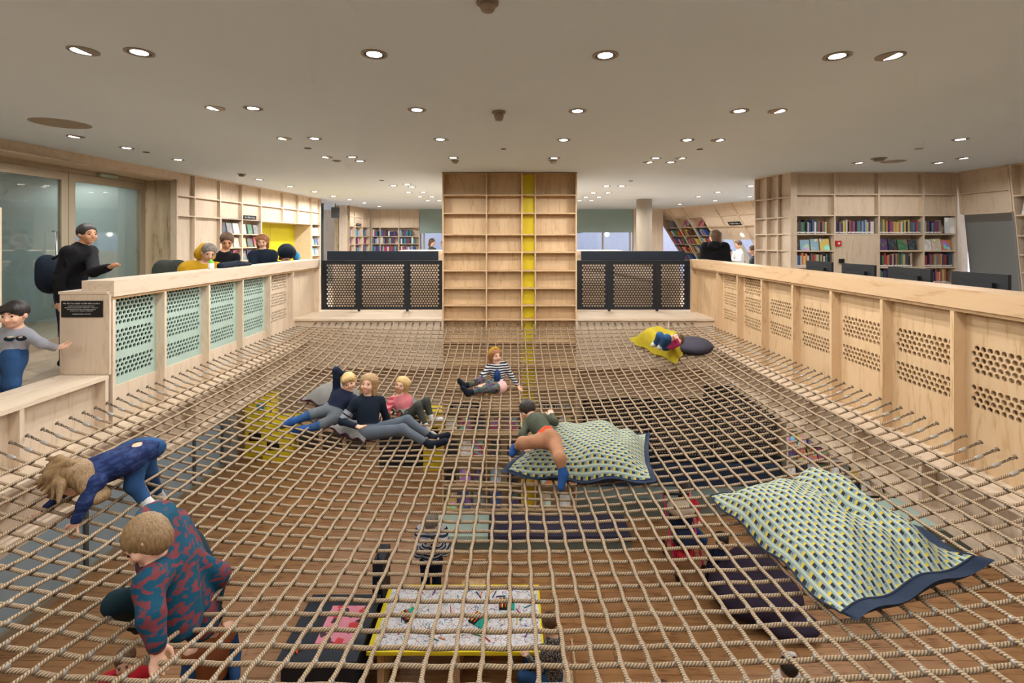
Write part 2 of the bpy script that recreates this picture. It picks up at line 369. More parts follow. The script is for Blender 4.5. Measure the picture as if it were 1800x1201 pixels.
lb1, lo1 = gridwall('bookcase', PL, [lus[2]+.016, lus[3], lus[4]], lzs[2:], lambda i, j: 'open', 'plywood bookcase with magazines behind the adults leaning on the left', 'bookcase', deep=.3, base=PL(lus[3], .1, 0))
lb2, lo2 = gridwall('bookcase', PL, [lus[7], lus[8]], lzs[2:], lambda i, j: 'open', 'narrow plywood bookcase right of the yellow alcove', 'bookcase', deep=.3, base=PL(lus[7]+.2, .1, 0))
al = struct('door_1', None)
box('door_leaf', lus[4]+.02, lus[5]+.3, .53, .57, 0, 2.03, 'yellow_door', al, PL); box('door_leaf', lus[5]+.31, lus[7]-.04, .53, .57, 0, 2.03, 'yellow_door', al, PL)
box('jamb', lus[7]-.04, lus[7]-.015, .02, .57, 0, 2.03, 'ply_y', al, PL); box('soffit', lus[4]+.02, lus[7]-.015, .02, .8, 2.035, 2.055, 'ply_y', al, PL); box('jamb', lus[4]-.01, lus[4]+.02, .3, .8, 0, 2.03, 'yellow_door', al, PL)
# glass doors on the left in their deep plywood reveal
PG = PM((-6.75, 0), (0, 1), (-1, 0))
gd = struct('door_2', None)
box('fascia', -.2, 3.05, 0, .12, 2.72, Z_CEIL, 'ply_x', gd, PM((-6.39, 6.05), UY, (-1, .0541))); box('fascia', -6, -.2, 0, .12, 2.72, Z_CEIL, 'ply_x', gd, PM((-6.39, 6.05), UY, (-1, .0541)))
box('soffit', -7.4, -6.3, .5, 9.05, 2.70, 2.72, 'ply_y', gd)
box('jamb', -7.0, -6.235, 9.03, 9.06, 0, 2.72, 'ply_grey', gd)
def leaf(y0, y1):
    r = struct('door_leaf', None); r.parent = gd; ORG[r.name] = Vector((0, 0, 0))
    del r['kind']
    for a, b, c, d in ((y0, y0+.11, 0, 2.62), (y1-.11, y1, 0, 2.62), (y0+.11, y1-.11, 2.5, 2.62), (y0+.11, y1-.11, 0, .14)): box('stile', a, b, 0, .06, c, d, 'frame_champagne', r, PG)
    box('pane', y0+.11, y1-.11, .025, .035, .14, 2.5, 'glass_door', r, PG)
    return r
leaf(4.2, 5.78); leaf(5.79, 7.375); leaf(7.385, 8.93)
for i, y in enumerate((7.12, 7.60)):
    mb = MB(); mb.tube([PG(y, .0, .62), PG(y, -.06, .62), PG(y, -.06, 1.72), PG(y, .0, 1.72)], .014, 8); add('pull_handle', mb.mesh('pull_handle', 'chrome', True), gd)
box('exit_light', -6.74, -6.70, 7.9, 8.25, 2.63, 2.68, 'mint', gd)
box('head_frame', .5, 8.95, 0, .06, 2.625, 2.70, 'frame_champagne', gd, PG)
vs = struct('wall_vestibule', None); box('wall_panel', -10.2, -10.15, -5, 14, -.0, Z_CEIL, 'vest_wall', vs); box('wall_panel', -10.2, -6.98, 9.3, 9.35, 0, Z_CEIL, 'vest_wall', vs)
box('wall_panel', -10.2, -6.9, 3.3, 3.35, 0, Z_CEIL, 'vest_wall', vs)
wl = struct('wall_left_near', bm_('wall_left_near', -6.9, -6.6, -5, 4.15, 0, Z_CEIL, 'ply_z'))
# bookcase end at the far left edge
ne = thing('bookcase', 'slim plywood bookcase end at the far left edge of the view', 'bookcase', (-5.6, 5.1, 0))
box('upright', -5.615, -5.58, 5.0, 5.3, 0, 1.95, 'ply_z', ne); box('upright', -6.2, -6.165, 5.0, 5.3, 0, 1.95, 'ply_z', ne); box('back_panel', -6.165, -5.615, 5.28, 5.3, 0, 1.95, 'ply_z', ne)
for z in (.02, .45, .80, 1.14, 1.42, 1.68, 1.93): box('shelf', -6.165, -5.615, 5.0, 5.28, z-.012, z+.012, 'ply_x', ne)

# pillar: gridded front, yellow strip, running down to the lower floor
PP = PM((-1.275, YB), (1, 0), (0, 1)); pus = [0, .816, 1.483, 1.735, 2.503]
pzs = [2.853, 2.433, 2.091, 1.69, 1.357, 1.01, .68, .355, .088, -.35, -.78, -1.2, -1.615, -2.04, -2.53, -3.03, -3.5, -3.79]
pil, popen = gridwall('pillar', PP, pus, pzs, lambda i, j: 'yellow' if i == 2 else ('open' if j >= 12 else 'panel'), struct_name='wall_pillar', depth=.17, deep=.26, up_t=.026, hm='pine_x', vm='pine_z')
pil_in = box('core', -1.26, 1.215, YB+.27, 10.6, Z_LOW, Z_CEIL, 'ply_z', pil); box('side_board', -1.288, -1.261, YB+.27, 10.6, Z_LOW, Z_CEIL, 'ply_z', pil); box('side_board', 1.216, 1.241, YB+.262, 10.6, Z_LOW, Z_CEIL, 'ply_z', pil)
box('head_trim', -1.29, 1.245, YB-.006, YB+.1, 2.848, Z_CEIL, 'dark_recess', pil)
# right bookcase
PR = PM((5.26, YB), (1, 0), (0, 1)); rus = [0, .826, 1.655, 2.495, 3.11]
rzs = [Z_CEIL-.006, 2.447, 2.05, 1.696, 1.382, 1.071, .767, .42, .02]
def rcell(i, j):
    if j < 2: return 'panel'
    if i == 1: return 'open' if j == 2 else ('door' if j == 3 else 'void')
    return 'open'
rb, ropen = gridwall('bookcase', PR, rus, rzs, rcell, 'tall plywood bookcase full of books behind the monitors', 'bookcase', deep=.3, depth=.09, base=(6.8, YB+.1, 0))
box('cupboard_door', rus[1]+.018, rus[2]-.018, .0, .02, .04, 1.68, 'ply_z', rb, PR)
# its left return
RU = (5.06-5.26, .92); PRs = PM((5.245, YB), RU, (.92, .2))
sr, _ = gridwall('x', PRs, [0, .32, .62, .94], [2.855, 2.40, 2.02, 1.70, 1.38, 1.05, .6, .02], lambda i, j: 'panel', struct_name='wall_right_return', depth=.10, deep=.14, up_t=.025)
struct('wall_right_core', bm_('wall_right_core', 5.45, 8.9, YB+.34, 10.1, 0, Z_CEIL, 'ply_z'))
# right wall: two panels over a grey recess, then leaning shelves
PW = PM((8.37, YB), (0, -1), (1, 0), .10)
wr, _ = gridwall('x', PW, [0, .92], [2.85, 2.45, 2.07], lambda i, j: 'panel', struct_name='wall_right', depth=.05, deep=.12)
box('recess_back', -.2, .95, .25, .3, 0, 2.07, 'grey_wall', wr, PW); box('jamb', .92, .96, 0, .5, 0, 2.07, 'grey_wall', wr, PW)
rs, rs_open = gridwall('bookcase', PW, [.96, 1.9, 2.8], [2.85, 2.33, 2.0, 1.66, 1.34, 1.04, .72, .4, .02], lambda i, j: 'panel' if j == 0 else 'open', 'leaning plywood bookcase at the right edge with picture books facing out', 'bookcase', deep=.34, base=(8.5, 7.3, 0))
struct('wall_right_near', bm_('wall_right_near', 8.9, 9.1, -5, 6.2, 0, Z_CEIL, 'ply_z'))
# far back wall on the left: bookcases
PB = PM((-6.7, 20.2), (1, 0), (0, 1))
def bx_(px): return (px-898)*20.2/850+6.7
bus = [bx_(v) for v in (653.5, 668, 701, 737)]
bzs = [Z_CEIL-.006, 2.47, 2.10, 1.72, 1.41, 1.06, .6, .02]
bb, bopen = gridwall('bookcase', PB, bus, bzs, lambda i, j: 'panel' if j < 2 else 'open', 'far plywood bookcase between the black sign and the mint wall', 'bookcase', deep=.32, depth=.05, base=(-4.5, 20.3, 0))
PB2 = PM((-6.06, 17.9), (.19, 2.2), (-1, .08)); 
b2, b2open = gridwall('bookcase', PB2, [0, .75, 1.5, 2.2], bzs, lambda i, j: 'panel' if j < 2 else 'open', 'far plywood side bookcase carrying the small black sign', 'bookcase', deep=.3, depth=.05, base=(-6.0, 19, 0))
struct('wall_left_far', bm_('wall_left_far', -6.55, -5.985, 17.96, 17.99, 0, Z_CEIL, 'ply_grey'))
box('door_panel', -6.9, -6.56, 16.9, 16.95, 0, Z_CEIL, 'dark_grey', struct('door_3', None)); struct('wall_left_recess', bm_('wall_left_recess', -7.4, -6.0, 15.25, 15.3, 0, Z_CEIL, 'dark_grey'))
_hs = thing('hanging_sign', 'square dark grey direction sign hanging in the far left corner', 'sign', (-6.1, 16.86, 2.35)); box('plate', -6.26, -5.98, 16.85, 16.88, 2.35, 2.72, 'dark_grey', _hs); box('hanger', -6.13, -6.11, 16.86, 16.87, 2.72, Z_CEIL, 'dark_grey', _hs)
# mint walls above the back windows
wbk = struct('wall_back', None)
def wbx(px): return (px-898)*20.2/850
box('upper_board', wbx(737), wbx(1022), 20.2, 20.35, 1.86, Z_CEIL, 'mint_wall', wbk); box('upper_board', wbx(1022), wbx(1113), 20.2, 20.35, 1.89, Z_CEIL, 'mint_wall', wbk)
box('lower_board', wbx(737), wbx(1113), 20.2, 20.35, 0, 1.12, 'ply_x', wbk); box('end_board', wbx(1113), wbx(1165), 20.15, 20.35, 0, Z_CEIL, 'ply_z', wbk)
box('lower_board', wbx(560), wbx(737), 20.55, 20.7, 0, Z_CEIL, 'ply_z', wbk)
wn = struct('window_1', None); box('pane', wbx(737), wbx(1113), 20.26, 20.27, 1.12, 1.89, 'glass_clear', wn)
for px in (745, 820, 898, 975, 1060, 1108): box('mullion', wbx(px)-.03, wbx(px)+.03, 20.22, 20.3, 1.12, 1.89, 'frame_champagne', wn)
# a slate roof and a pale wall across the street
ext = struct('wall_outside', None)
plain('slate', (120, 112, 140), .8, var=.4, vscale=2.0); plain('render_out', (196, 196, 214), .8)
box('facade', -16, 22, 30, 30.4, -6, 2.6, 'render_out', ext); 
v = [(-16, 29.6, .2), (22, 29.6, .2), (22, 33, 5.5), (-16, 33, 5.5)]; add('roof', mk('roof', v, [(0, 1, 2, 3)], 'slate'), ext)
# round concrete column
mb = MB(); mb.lathe([(.0, 0), (.24, 0), (.24, Z_CEIL), (0, Z_CEIL)], 32, (4.19, 15.2, 0)); struct('column', mb.mesh('column', 'concrete', False))
# leaning bookcase wall behind on the right
LU = Vector((7.86-6.08, 15.5-20.6)).normalized(); PLn = PM((6.08, 20.6), LU, (-LU.y, LU.x), .72)
Lu = [0, .9, 1.75, 2.6, 3.45, 4.3, 5.15, 6.0]
def lncell(i, j):
    if j == 0: return 'panel'
    if i < 3: return 'open' 
    return 'panel' if j == 1 else 'void'
ln, lnopen = gridwall('bookcase', PLn, Lu, [2.85, 2.45, 2.08, 1.74, 1.40, 1.06, .7], lncell, 'steeply leaning plywood bookcase beside the round concrete column', 'bookcase', deep=.36, depth=.06, base=(6.8, 18, .7))
wr2 = struct('window_2', None); box('head_board', Lu[3], Lu[7], .1, .14, 1.60, 2.06, 'ply_x', wr2, PLn); box('pane', Lu[3], Lu[7], .3, .31, .6, 1.6, 'glass_clear', wr2, PLn); box('sill', Lu[3], Lu[7], -.2, .4, .55, .6, 'ply_x', wr2, PLn); box('apron', Lu[3], Lu[7], .1, .14, 0, .55, 'ply_x', wr2, PLn); box('mullion', Lu[5]-.04, Lu[5]+.04, .25, .34, .6, 1.6, 'frame_champagne', wr2, PLn)
box('apron', 0, Lu[3], .1, .14, 0, .7, 'ply_x', wr2, PLn)
struct('wall_end_grey', bm_('wall_end_grey', 5.2, 6.3, 20.62, 20.66, 0, Z_CEIL, 'grey_wall'))
# small black shelf signs
def ssign(P, u0, u1, z0, z1, d, label, seed):
    t = thing('shelf_sign', label, 'sign', P((u0+u1)/2, d, z0)); pl_ = box('plate', u0, u1, d-.012, d, z0, z1, 'black', t, P)
    mb = MB(); letters(mb, lambda a, b, z: P(a, d-.0135-b, z), u0+(u1-u0)*.1, u1-(u1-u0)*.08, z0+(z1-z0)*.3, (z1-z0)*.42, seed); o = add('lettering', mb.mesh('lettering', 'print_white'), pl_); o['kind'] = 'stuff'
ssign(PL, lus[3]+.06, lus[3]+.56, 2.07, 2.16, .02, 'black shelf sign with white lettering over the magazines', 11)
ssign(PLn, Lu[4]+.25, Lu[5]-.02, 2.10, 2.22, .0, 'black sign on the leaning bookcase above the reading niche', 12)
ssign(PB2, .85, 1.3, 2.12, 2.22, .0, 'tiny black sign on the far side bookcase', 13)
ssign(PP, .12, .70, -1.59, -1.47, .0, 'black sign over the picture books under the left side of the net', 14)
ssign(PP, 1.80, 2.45, -1.59, -1.47, .0, 'long black sign on the pillar right of the yellow strip', 15)
# black steel screens at the back of the net
def screen(x0, x1, label, bays):
    t = thing('steel_screen', label, 'screen', ((x0+x1)/2, 10.0, .115)); P = lambda a, d, z: (a, 10.0+d, z)
    z0, z1 = .15, 1.165
    for a, b in bays:
        perf('perforated_panel', P, a, b, z0+.03, z1-.03, [(.225, 18)], .0555, .0492, .0212, .01, 'steel_black', t, n=8, walls=False)
    ed = [x0]+[v for ab in bays for v in ab]+[x1]
    for i in range(0, len(ed), 2):
        box('post', ed[i], ed[i+1], -.01, .03, z0 if i in (0, len(ed)-2) else .115, z1, 'steel_black', t)if False else box('post', ed[i], ed[i+1], -.01, .03, z0 if i in (0, len(ed)-2) else .118, z1, 'steel_black', t, P)
    for a, b in bays:
        box('rail', a, b, -.01, .03, z1-.03, z1, 'steel_black', t, P); box('rail', a, b, -.01, .03, z0, z0+.03, 'steel_black', t, P)
    return t
k = 10/850.
screen((565-898)*k, (779-898)*k, 'black perforated steel screen left of the pillar', [((570-898)*k, (629-898)*k), ((632.5-898)*k, (714-898)*k), ((718-898)*k, (775-898)*k)])
screen((1013-898)*k, (1213-898)*k, 'black perforated steel screen right of the pillar', [((1018-898)*k, (1069-898)*k), ((1073-898)*k, (1153-898)*k), ((1157-898)*k, (1208-898)*k)])
for a, b, nm in ((575, 770, 'left'), (1022, 1204, 'right')):
    kk = 10.05/850; box('navy_counter', (a-898)*kk, (b-898)*kk, 10.05, 10.11, 1.166, 1.355, 'navy_panel', label='solid navy counter panel rising behind the %s steel screen' % nm, cat='panel')
# stair behind the screens: pale stringers seen through the holes
for a, b, s, nm in ((-4.0, -1.32, 1, 'left'), (1.27, 3.8, -1, 'right')):
    t = thing('stair_flank', 'pale plywood stair boards glimpsed through the %s steel screen' % nm, 'stairs', ((a+b)/2, 10.2, 0))
    for i in range(4):
        z = -.25+i*.4; x0_, x1_ = a, b
        v = [(x0_, 11.3, z-(.0 if s > 0 else -.5)), (x1_, 11.3, z+(.5 if s > 0 else 0.0)), (x1_, 11.3, z+.1+(.5 if s > 0 else 0.0)), (x0_, 11.3, z+.1+(0 if s > 0 else .5))]
        v = [(p[0], p[1], min(max(p[2], .0), 1.28)) for p in v]; v += [(p[0], 11.34, p[2]) for p in v]
        add('board', mk('board', v, [(0, 1, 2, 3), (7, 6, 5, 4), (0, 4, 5, 1), (1, 5, 6, 2), (2, 6, 7, 3), (3, 7, 4, 0)], 'ply_x'), t)
for a, b, nm in ((-4.2, -1.32, 'left'), (1.27, 4.0, 'right')): struct('wall_stair_'+nm, bm_('wall', a, b, 11.42, 11.45, 0, 1.3, 'ply_z'))
# long plywood counter behind the pillar
cb = thing('counter', 'long pale plywood counter behind the pillar', 'counter', (0, 11.8, 0))
box('body', -2.6, 2.6, 11.5, 12.1, 0, 1.29, 'ply_x', cb); box('top', -2.65, 2.65, 11.45, 12.15, 1.29, 1.335, 'ply_x', cb)

# ---- lower storey
gl = struct('window_3', None); PQ = PM((-6.83, 0), (0, 1), (-1, 0))
ys = [1.5, 3.2, 4.75, 6.3, 7.75, 9.2, 10.4, 11.4]
for a, b in zip(ys[:-1], ys[1:]): box('pane', a+.03, b-.03, 0, .01, Z_LOW+.12, -.8, 'glass_frosted', gl, PQ)
for y in ys: box('mullion', y-.03, y+.03, -.04, .05, Z_LOW, -.72, 'dark_grey', gl, PQ)
box('sill', 1.5, 11.4, -.06, .06, Z_LOW, Z_LOW+.12, 'frame_champagne', gl, PQ)
struct('column_below', bm_('column_below', -6.9, -6.62, 11.43, 11.7, Z_LOW, -.72, 'grey_wall')); struct('wall_below_side', bm_('wall_below_side', -6.95, -6.85, 11.7, 14.6, Z_LOW, -.72, 'ply_z'))
struct('wall_below_left', bm_('wall_below_left', -10.4, -10.3, -5, 20, Z_LOW, -.72, 'mint_wall'))
struct('wall_below_back', bm_('wall_below_back', -10.4, 11, 14.6, 14.8, Z_LOW, -.72, 'ply_z'))
struct('wall_below_right', bm_('wall_below_right', 9.0, 9.1, -5, 14, Z_LOW, -.72, 'ply_z'))
struct('wall_below_near', bm_('wall_below_near', -10.4, 9.1, -3.1, -3, Z_LOW, -.72, 'ply_z'))
struct('wall_near', bm_('wall_near', -10.5, 11, -5.2, -5, 0, Z_CEIL, 'ply_z'))
# ================================================================== CEILING FITTINGS
LIGHTS = [(146.7,89,'T'),(245,91.7,''),(658,95,''),(1064,97,''),(1471.7,98.3,''),(1565,98.3,'T'),(377.7,190,'T'),(445,190.3,''),(733,193,''),(1015,195,''),(1300,195,''),(1366.7,195,'T'),
 (133,240,'T'),(222.7,260,''),(313,280.7,''),(499.5,243.3,'T'),(552.7,243.3,''),(774,245,''),(990.7,246,''),(1208,246,''),(1262,246,'T'),(1688,245,''),
 (575,276,'T'),(619,276,''),(632.7,283,''),(796.7,277,''),(974,277.8,''),(1152.7,278,''),(1196,278,'T'),(1139,285.3,'T'),(1179,285.3,''),(1508,286,'T'),(1648,286,'T'),(1691.7,278,'T'),
 (455.5,315.5,''),(510,327.8,''),(553,337,''),(586,345,''),(614.5,351,''),(640.5,356.7,''),(666.7,363,''),(691.5,326,''),(715.5,324,''),(724,328.5,''),(718,338,''),(743.8,338,''),(737.8,346,''),(759,346,''),(751.8,352.7,''),(772,352.7,''),
 (1066,327,''),(1093,327,''),(1043,339,''),(1069,339,''),(1030,346.7,''),(1053,346.4,''),(1019,352.7,''),(1039.5,352.7,''),(1320,327,''),(1262,338,''),(1228,346,''),(1257,353,''),(1194.7,359,''),(1318,346,'')]
def ring_mesh(r1, r2, z0, z1, m, n=24):
    mb = MB(); mb.lathe([(r2, z1), (r1, z1), (r1, z0), (r2, z0), (r2, z1)], n); return mb.mesh('ring', m, False)
RING = ring_mesh(.088, .068, -.006, .002, 'fixture'); BAF = (lambda mb: mb.lathe([(.0, .0), (.068, .0), (.068, -.004), (.056, -.004), (.05, -.002)], 24).mesh('baffle', 'fixture_dark'))(MB())
LENS = (lambda mb: mb.lathe([(.0, -.0045), (.051, -.0045), (.051, -.002)], 24).mesh('lens', 'lamp'))(MB())
def half(m, a0, a1, r, z, cut=0.0):
    v = [(r*math.cos(a0+(a1-a0)*i/12), r*math.sin(a0+(a1-a0)*i/12), z) for i in range(13)]; return mk('half', v, [tuple(range(12, -1, -1))], m)
LENSH = half('lamp', math.pi/2, 1.5*math.pi, .066, -.005); SHADEH = half('fixture', -math.pi/2, math.pi/2, .068, -.006)
ord_ = ['first','second','third','fourth','fifth','sixth','seventh','eighth','ninth','tenth','eleventh','twelfth','thirteenth','fourteenth','fifteenth','sixteenth','seventeenth','eighteenth','nineteenth','twentieth','twenty-first','twenty-second','twenty-third','twenty-fourth','twenty-fifth','twenty-sixth','twenty-seventh','twenty-eighth','twenty-ninth','thirtieth']
def ceil_pt(px, py): return W(px, py, F*(Z_CEIL-EYE)/(CY-py))
spot_big = None
def lamp(o, p, power, tilt=None, size=2.95):
    global spot_big
    nm_l = 'spot_%d%s' % (int(power*10), '_tilted' if tilt else ''); d = bpy.data.lights.get(nm_l)
    if d is None:
        d = bpy.data.lights.new(nm_l, 'SPOT'); d.energy = power; d.color = LAMP_COL; d.spot_size = 2.05 if tilt else size; d.spot_blend = .3; d.shadow_soft_size = .05
    l = bpy.data.objects.new('downlight_lamp', d); COL.objects.link(l); l.parent = o; l.location = (0, 0, -.02)
    if tilt: l.rotation_euler = tilt
def rowname(y):
    for lim, nm in ((150, 'nearest row across the ceiling'), (215, 'second row across the ceiling'), (252, 'third row across the ceiling'), (300, 'fourth row across the ceiling'), (330, 'row just beyond the pillar top'), (342, 'sixth row towards the far wall'), (349, 'seventh row towards the far wall'), (400, 'farthest rows of the ceiling')):
        if y < lim: return nm
cnt = {}
def pw_(p):
    if p.x > 5.3 and p.y < 9: return .6
    return 1.0 if p.y < 5.5 else (1.25 if p.y < 8.6 else (3.0 if p.y < 12 and abs(p.x) < 4 else (1.6 if p.y < 12 else 2.2)))
for px, py, t in sorted(LIGHTS, key=lambda q: q[0]):
    p = ceil_pt(px, py); rn = rowname(py); cnt[rn] = cnt.get(rn, 0)+1
    kind = 'half-shaded swivel downlight' if t else 'round recessed downlight'
    o = thing('downlight', f'{kind}, {ord_[cnt[rn]-1]} from the left in the {rn}', 'ceiling light', p, 'recessed downlights in the ceiling')
    s = 1.0 if p.y < 9 else 1.15
    add('trim_ring', RING, o, p, scale=(s, s, s))
    if t:
        a = 0.0 if p.x < 0 else math.pi
        add('lens', LENSH, o, p, rot=(0, 0, a)); add('shade', SHADEH, o, p, rot=(0, 0, a))
        lamp(o, p, LAMP_W*1.2*pw_(p), (0, .45 if p.x < 0 else -.45, 0) if p.y < 7 else None)
    else:
        add('baffle', BAF, o, p, scale=(s, s, s)); add('lens', LENS, o, p, scale=(s, s, s))
        lamp(o, p, LAMP_W*pw_(p))
# rows carried on out of view, lamps added for light balance
for y in (1.9, .5, -.9, -2.3):
    for x in (-5.6, -2.87, -2.5, -.93, .64, 2.22, 2.58, 5.4):
        p = Vector((x, y, Z_CEIL)); o = thing('downlight', 'unseen downlight added for light balance over and behind the viewer', 'ceiling light', p, 'added downlights behind the viewer')
        add('trim_ring', RING, o, p); add('lens', LENS, o, p); lamp(o, p, LAMP_W*.55)
for x, y in ((7.0, 5.0), (7.0, 2.5), (-8.6, 6.8), (-8.6, 4.6), (-8.2, 8.5)):  # lamps added to brighten the right aisle and the room behind the doors
    p = Vector((x, y, Z_CEIL)); o = thing('downlight', 'round downlight added to brighten the right aisle and the vestibule', 'ceiling light', p, 'added downlights for the right aisle and vestibule')
    add('trim_ring', RING, o, p); add('lens', LENS, o, p); lamp(o, p, LAMP_W*(1.8 if x < -7 else 1))
# lower storey ceiling: unseen lamps added, first to brighten the glazed room
for y in (3.0, 5.5, 8.0, 10.5):
    p = Vector((-8.4, y, -.725)); o = thing('downlight', 'unseen downlight added to brighten the glazed room below', 'ceiling light', p, 'added downlights in the glazed room below')
    add('trim_ring', RING, o, p); add('lens', LENS, o, p); lamp(o, p, LAMP_W*1.6)
for x in (-5.4, 5.4):  # unseen lamps added along both sides to light the lower floor
    for y in (2.0, 4.0, 6.0, 8.0, 10.0):
        p = Vector((x, y, -.725)); o = thing('downlight', 'unseen downlight added under the gallery slab to light the lower floor', 'ceiling light', p, 'added downlights under the gallery')
        add('trim_ring', RING, o, p); add('lens', LENS, o, p); lamp(o, p, LAMP_W*1.1)
for x in (-4, -2.5, 3, 6.2, 7.6):  # more unseen lamps added where the back and right below stay dark
    for y in ((11.2, 13) if x < 6.1 else (6.5, 8.8)):
        p = Vector((x, y, -.725)); o = thing('downlight', 'unseen downlight added under the gallery slab to light the lower floor', 'ceiling light', p, 'added downlights under the gallery')
        add('trim_ring', RING, o, p); add('lens', LENS, o, p); lamp(o, p, LAMP_W*1.1)
# detectors, speaker, small covers
def dome(px, py, r, label, m='fixture', drop=.05):
    p = ceil_pt(px, py); o = thing('smoke_detector', label, 'detector', p)
    mb = MB(); mb.lathe([(0, 0), (r*1.3, 0), (r*1.3, -drop*.25), (r*.9, -drop*.3)], 20); add('base', mb.mesh('base', m, False), o, p)
    mb = MB(); mb.lathe([(r*.9, -drop*.28), (r*.95, -drop*.6), (r*.7, -drop), (0, -drop*1.05)], 20); add('sensor', mb.mesh('sensor', m, True), o, p)
dome(877, 196, .05, 'smoke detector hanging under the ceiling near the middle', 'fixture', .09); dome(857, 3, .045, 'smoke detector cut by the top edge of the view', 'fixture', .05)
dome(425, 306, .06, 'smoke detector over the panelled left wall'); dome(800, 282, .05, 'smoke detector just above the pillar on its left'); dome(972, 282, .05, 'smoke detector just above the pillar on its right')
dome(1545, 278, .08, 'smoke detector over the right bookcase'); dome(592, 282.5, .06, 'flat detector beside the paired downlights left of the pillar', 'fixture', .02)
def disc(px, py, r, label, m, cat='cover'):
    p = ceil_pt(px, py); mb = MB(); mb.lathe([(0, -.006), (r*.93, -.006), (r, -.002), (r, 0)], 32); add('ceiling_disc', mb.mesh('ceiling_disc', m), None, p, label=label, cat=cat)
plain('speaker_grey', (160, 150, 136), .9)
disc(107, 217, .26, 'large round flush speaker cover in the left ceiling', 'speaker_grey', 'speaker'); disc(257, 267.5, .045, 'small dark cover on the left ceiling near the glass doors', 'fixture_dark'); disc(541, 260.5, .05, 'small dark cover between the third and fourth light rows', 'fixture_dark')
disc(1230, 262.3, .045, 'small black cover on the right ceiling', 'black'); disc(885, 262, .04, 'tiny cover near the ceiling centre', 'fixture_dark'); disc(1615, 261.5, .05, 'small pale cover on the far right ceiling', 'fixture'); disc(1570, 284, .17, 'round vent ring over the right bookcase', 'fixture', 'vent')
disc(671, 317.3, .05, 'small cover left of the pillar top', 'fixture_dark'); disc(1109, 318, .05, 'small cover right of the pillar top', 'fixture_dark')
# ================================================================== ROPE NET
Y_NEAR = 1.0; PITCH = .1305; XC = (XL+XR)/2; XH = (XR-XL)/2; YC = (Y_NEAR+YB)/2; YH = (YB-Y_NEAR)/2
DENTS = [(-1.55, 5.15, .05, .5), (-1.95, 5.4, .04, .4), (-.2, 6.7, .04, .35), (.5, 4.4, .05, .5), (2.2, 3.0, .05, .7), (-2.6, 3.1, .05, .4), (-1.8, 2.6, .05, .4)]      # x, y, depth, radius: where weight pulls the net down
def zn(x, y):
    s = min(1, abs(x-XC)/XH); t = min(1, abs(y-YC)/YH)
    z = -.57*(1-s**2.6)*(1-t**3.0)
    for dx, dy, d, r in DENTS: z -= d*math.exp(-((x-dx)**2+(y-dy)**2)/(r*r))*(1-s**4)*(1-t**4)
    return z
def at_net(px, py, up=0.0):      # the net point (raised by up) that shows there
    lo, hi = 1.0, 9.2
    for _ in range(50):
        m = (lo+hi)/2; p = W(px, py, m)
        if p.z > zn(p.x, p.y)+up: lo = m
        else: hi = m
    return W(px, py, lo)
m, nt, b = nmat('rope'); b.inputs['Roughness'].default_value = .8
uvn = N(nt, 'ShaderNodeUVMap'); sp = N(nt, 'ShaderNodeSeparateXYZ'); nt.links.new(uvn.outputs[0], sp.inputs[0])
mu = N(nt, 'ShaderNodeMath', operation='MULTIPLY_ADD'); mu.inputs[1].default_value = 62.0; nt.links.new(sp.outputs[0], mu.inputs[0])
mv = N(nt, 'ShaderNodeMath', operation='MULTIPLY'); mv.inputs[1].default_value = 3.0; nt.links.new(sp.outputs[1], mv.inputs[0]); nt.links.new(mv.outputs[0], mu.inputs[2])
fr = N(nt, 'ShaderNodeMath', operation='PINGPONG'); fr.inputs[1].default_value = .5; nt.links.new(mu.outputs[0], fr.inputs[0])
cr = N(nt, 'ShaderNodeValToRGB'); cr.color_ramp.elements[0].color = (*rgb((104, 86, 64)), 1); cr.color_ramp.elements[0].position = .05
cr.color_ramp.elements[1].color = (*rgb((188, 164, 134)), 1); cr.color_ramp.elements[1].position = .32
nt.links.new(fr.outputs[0], cr.inputs[0]); nt.links.new(cr.outputs[0], b.inputs['Base Color'])
bp = N(nt, 'ShaderNodeBump'); bp.inputs['Distance'].default_value = .004; bp.inputs['Strength'].default_value = .8; nt.links.new(fr.outputs[0], bp.inputs['Height']); nt.links.new(bp.outputs[0], b.inputs['Normal'])
net = None
def rope_mesh(name, pts, r):
    n = 8; v, f = tube_geo(pts, r, n, False); P = [Vector(p) for p in pts]; L = [0]
    for i in range(1, len(P)): L.append(L[-1]+(P[i]-P[i-1]).length)
    # seam column so that the twist runs round cleanly
    vv = []; uv = []; ff = []
    for i in range(len(P)):
        for k in range(n+1): vv.append(v[i*n+k % n]); uv.append((L[i], k/n))
    for i in range(len(P)-1):
        for k in range(n): a = i*(n+1)+k; ff.append((a, a+1, a+n+2, a+n+1))
    return mk(name, vv, ff, 'rope', True, uv=uv)
XS = []; x = XL+.30
while x < XR-.25: XS.append(x); x += PITCH
YS = []; y = YB-.17
while y > Y_NEAR+.1: YS.append(y); y -= PITCH
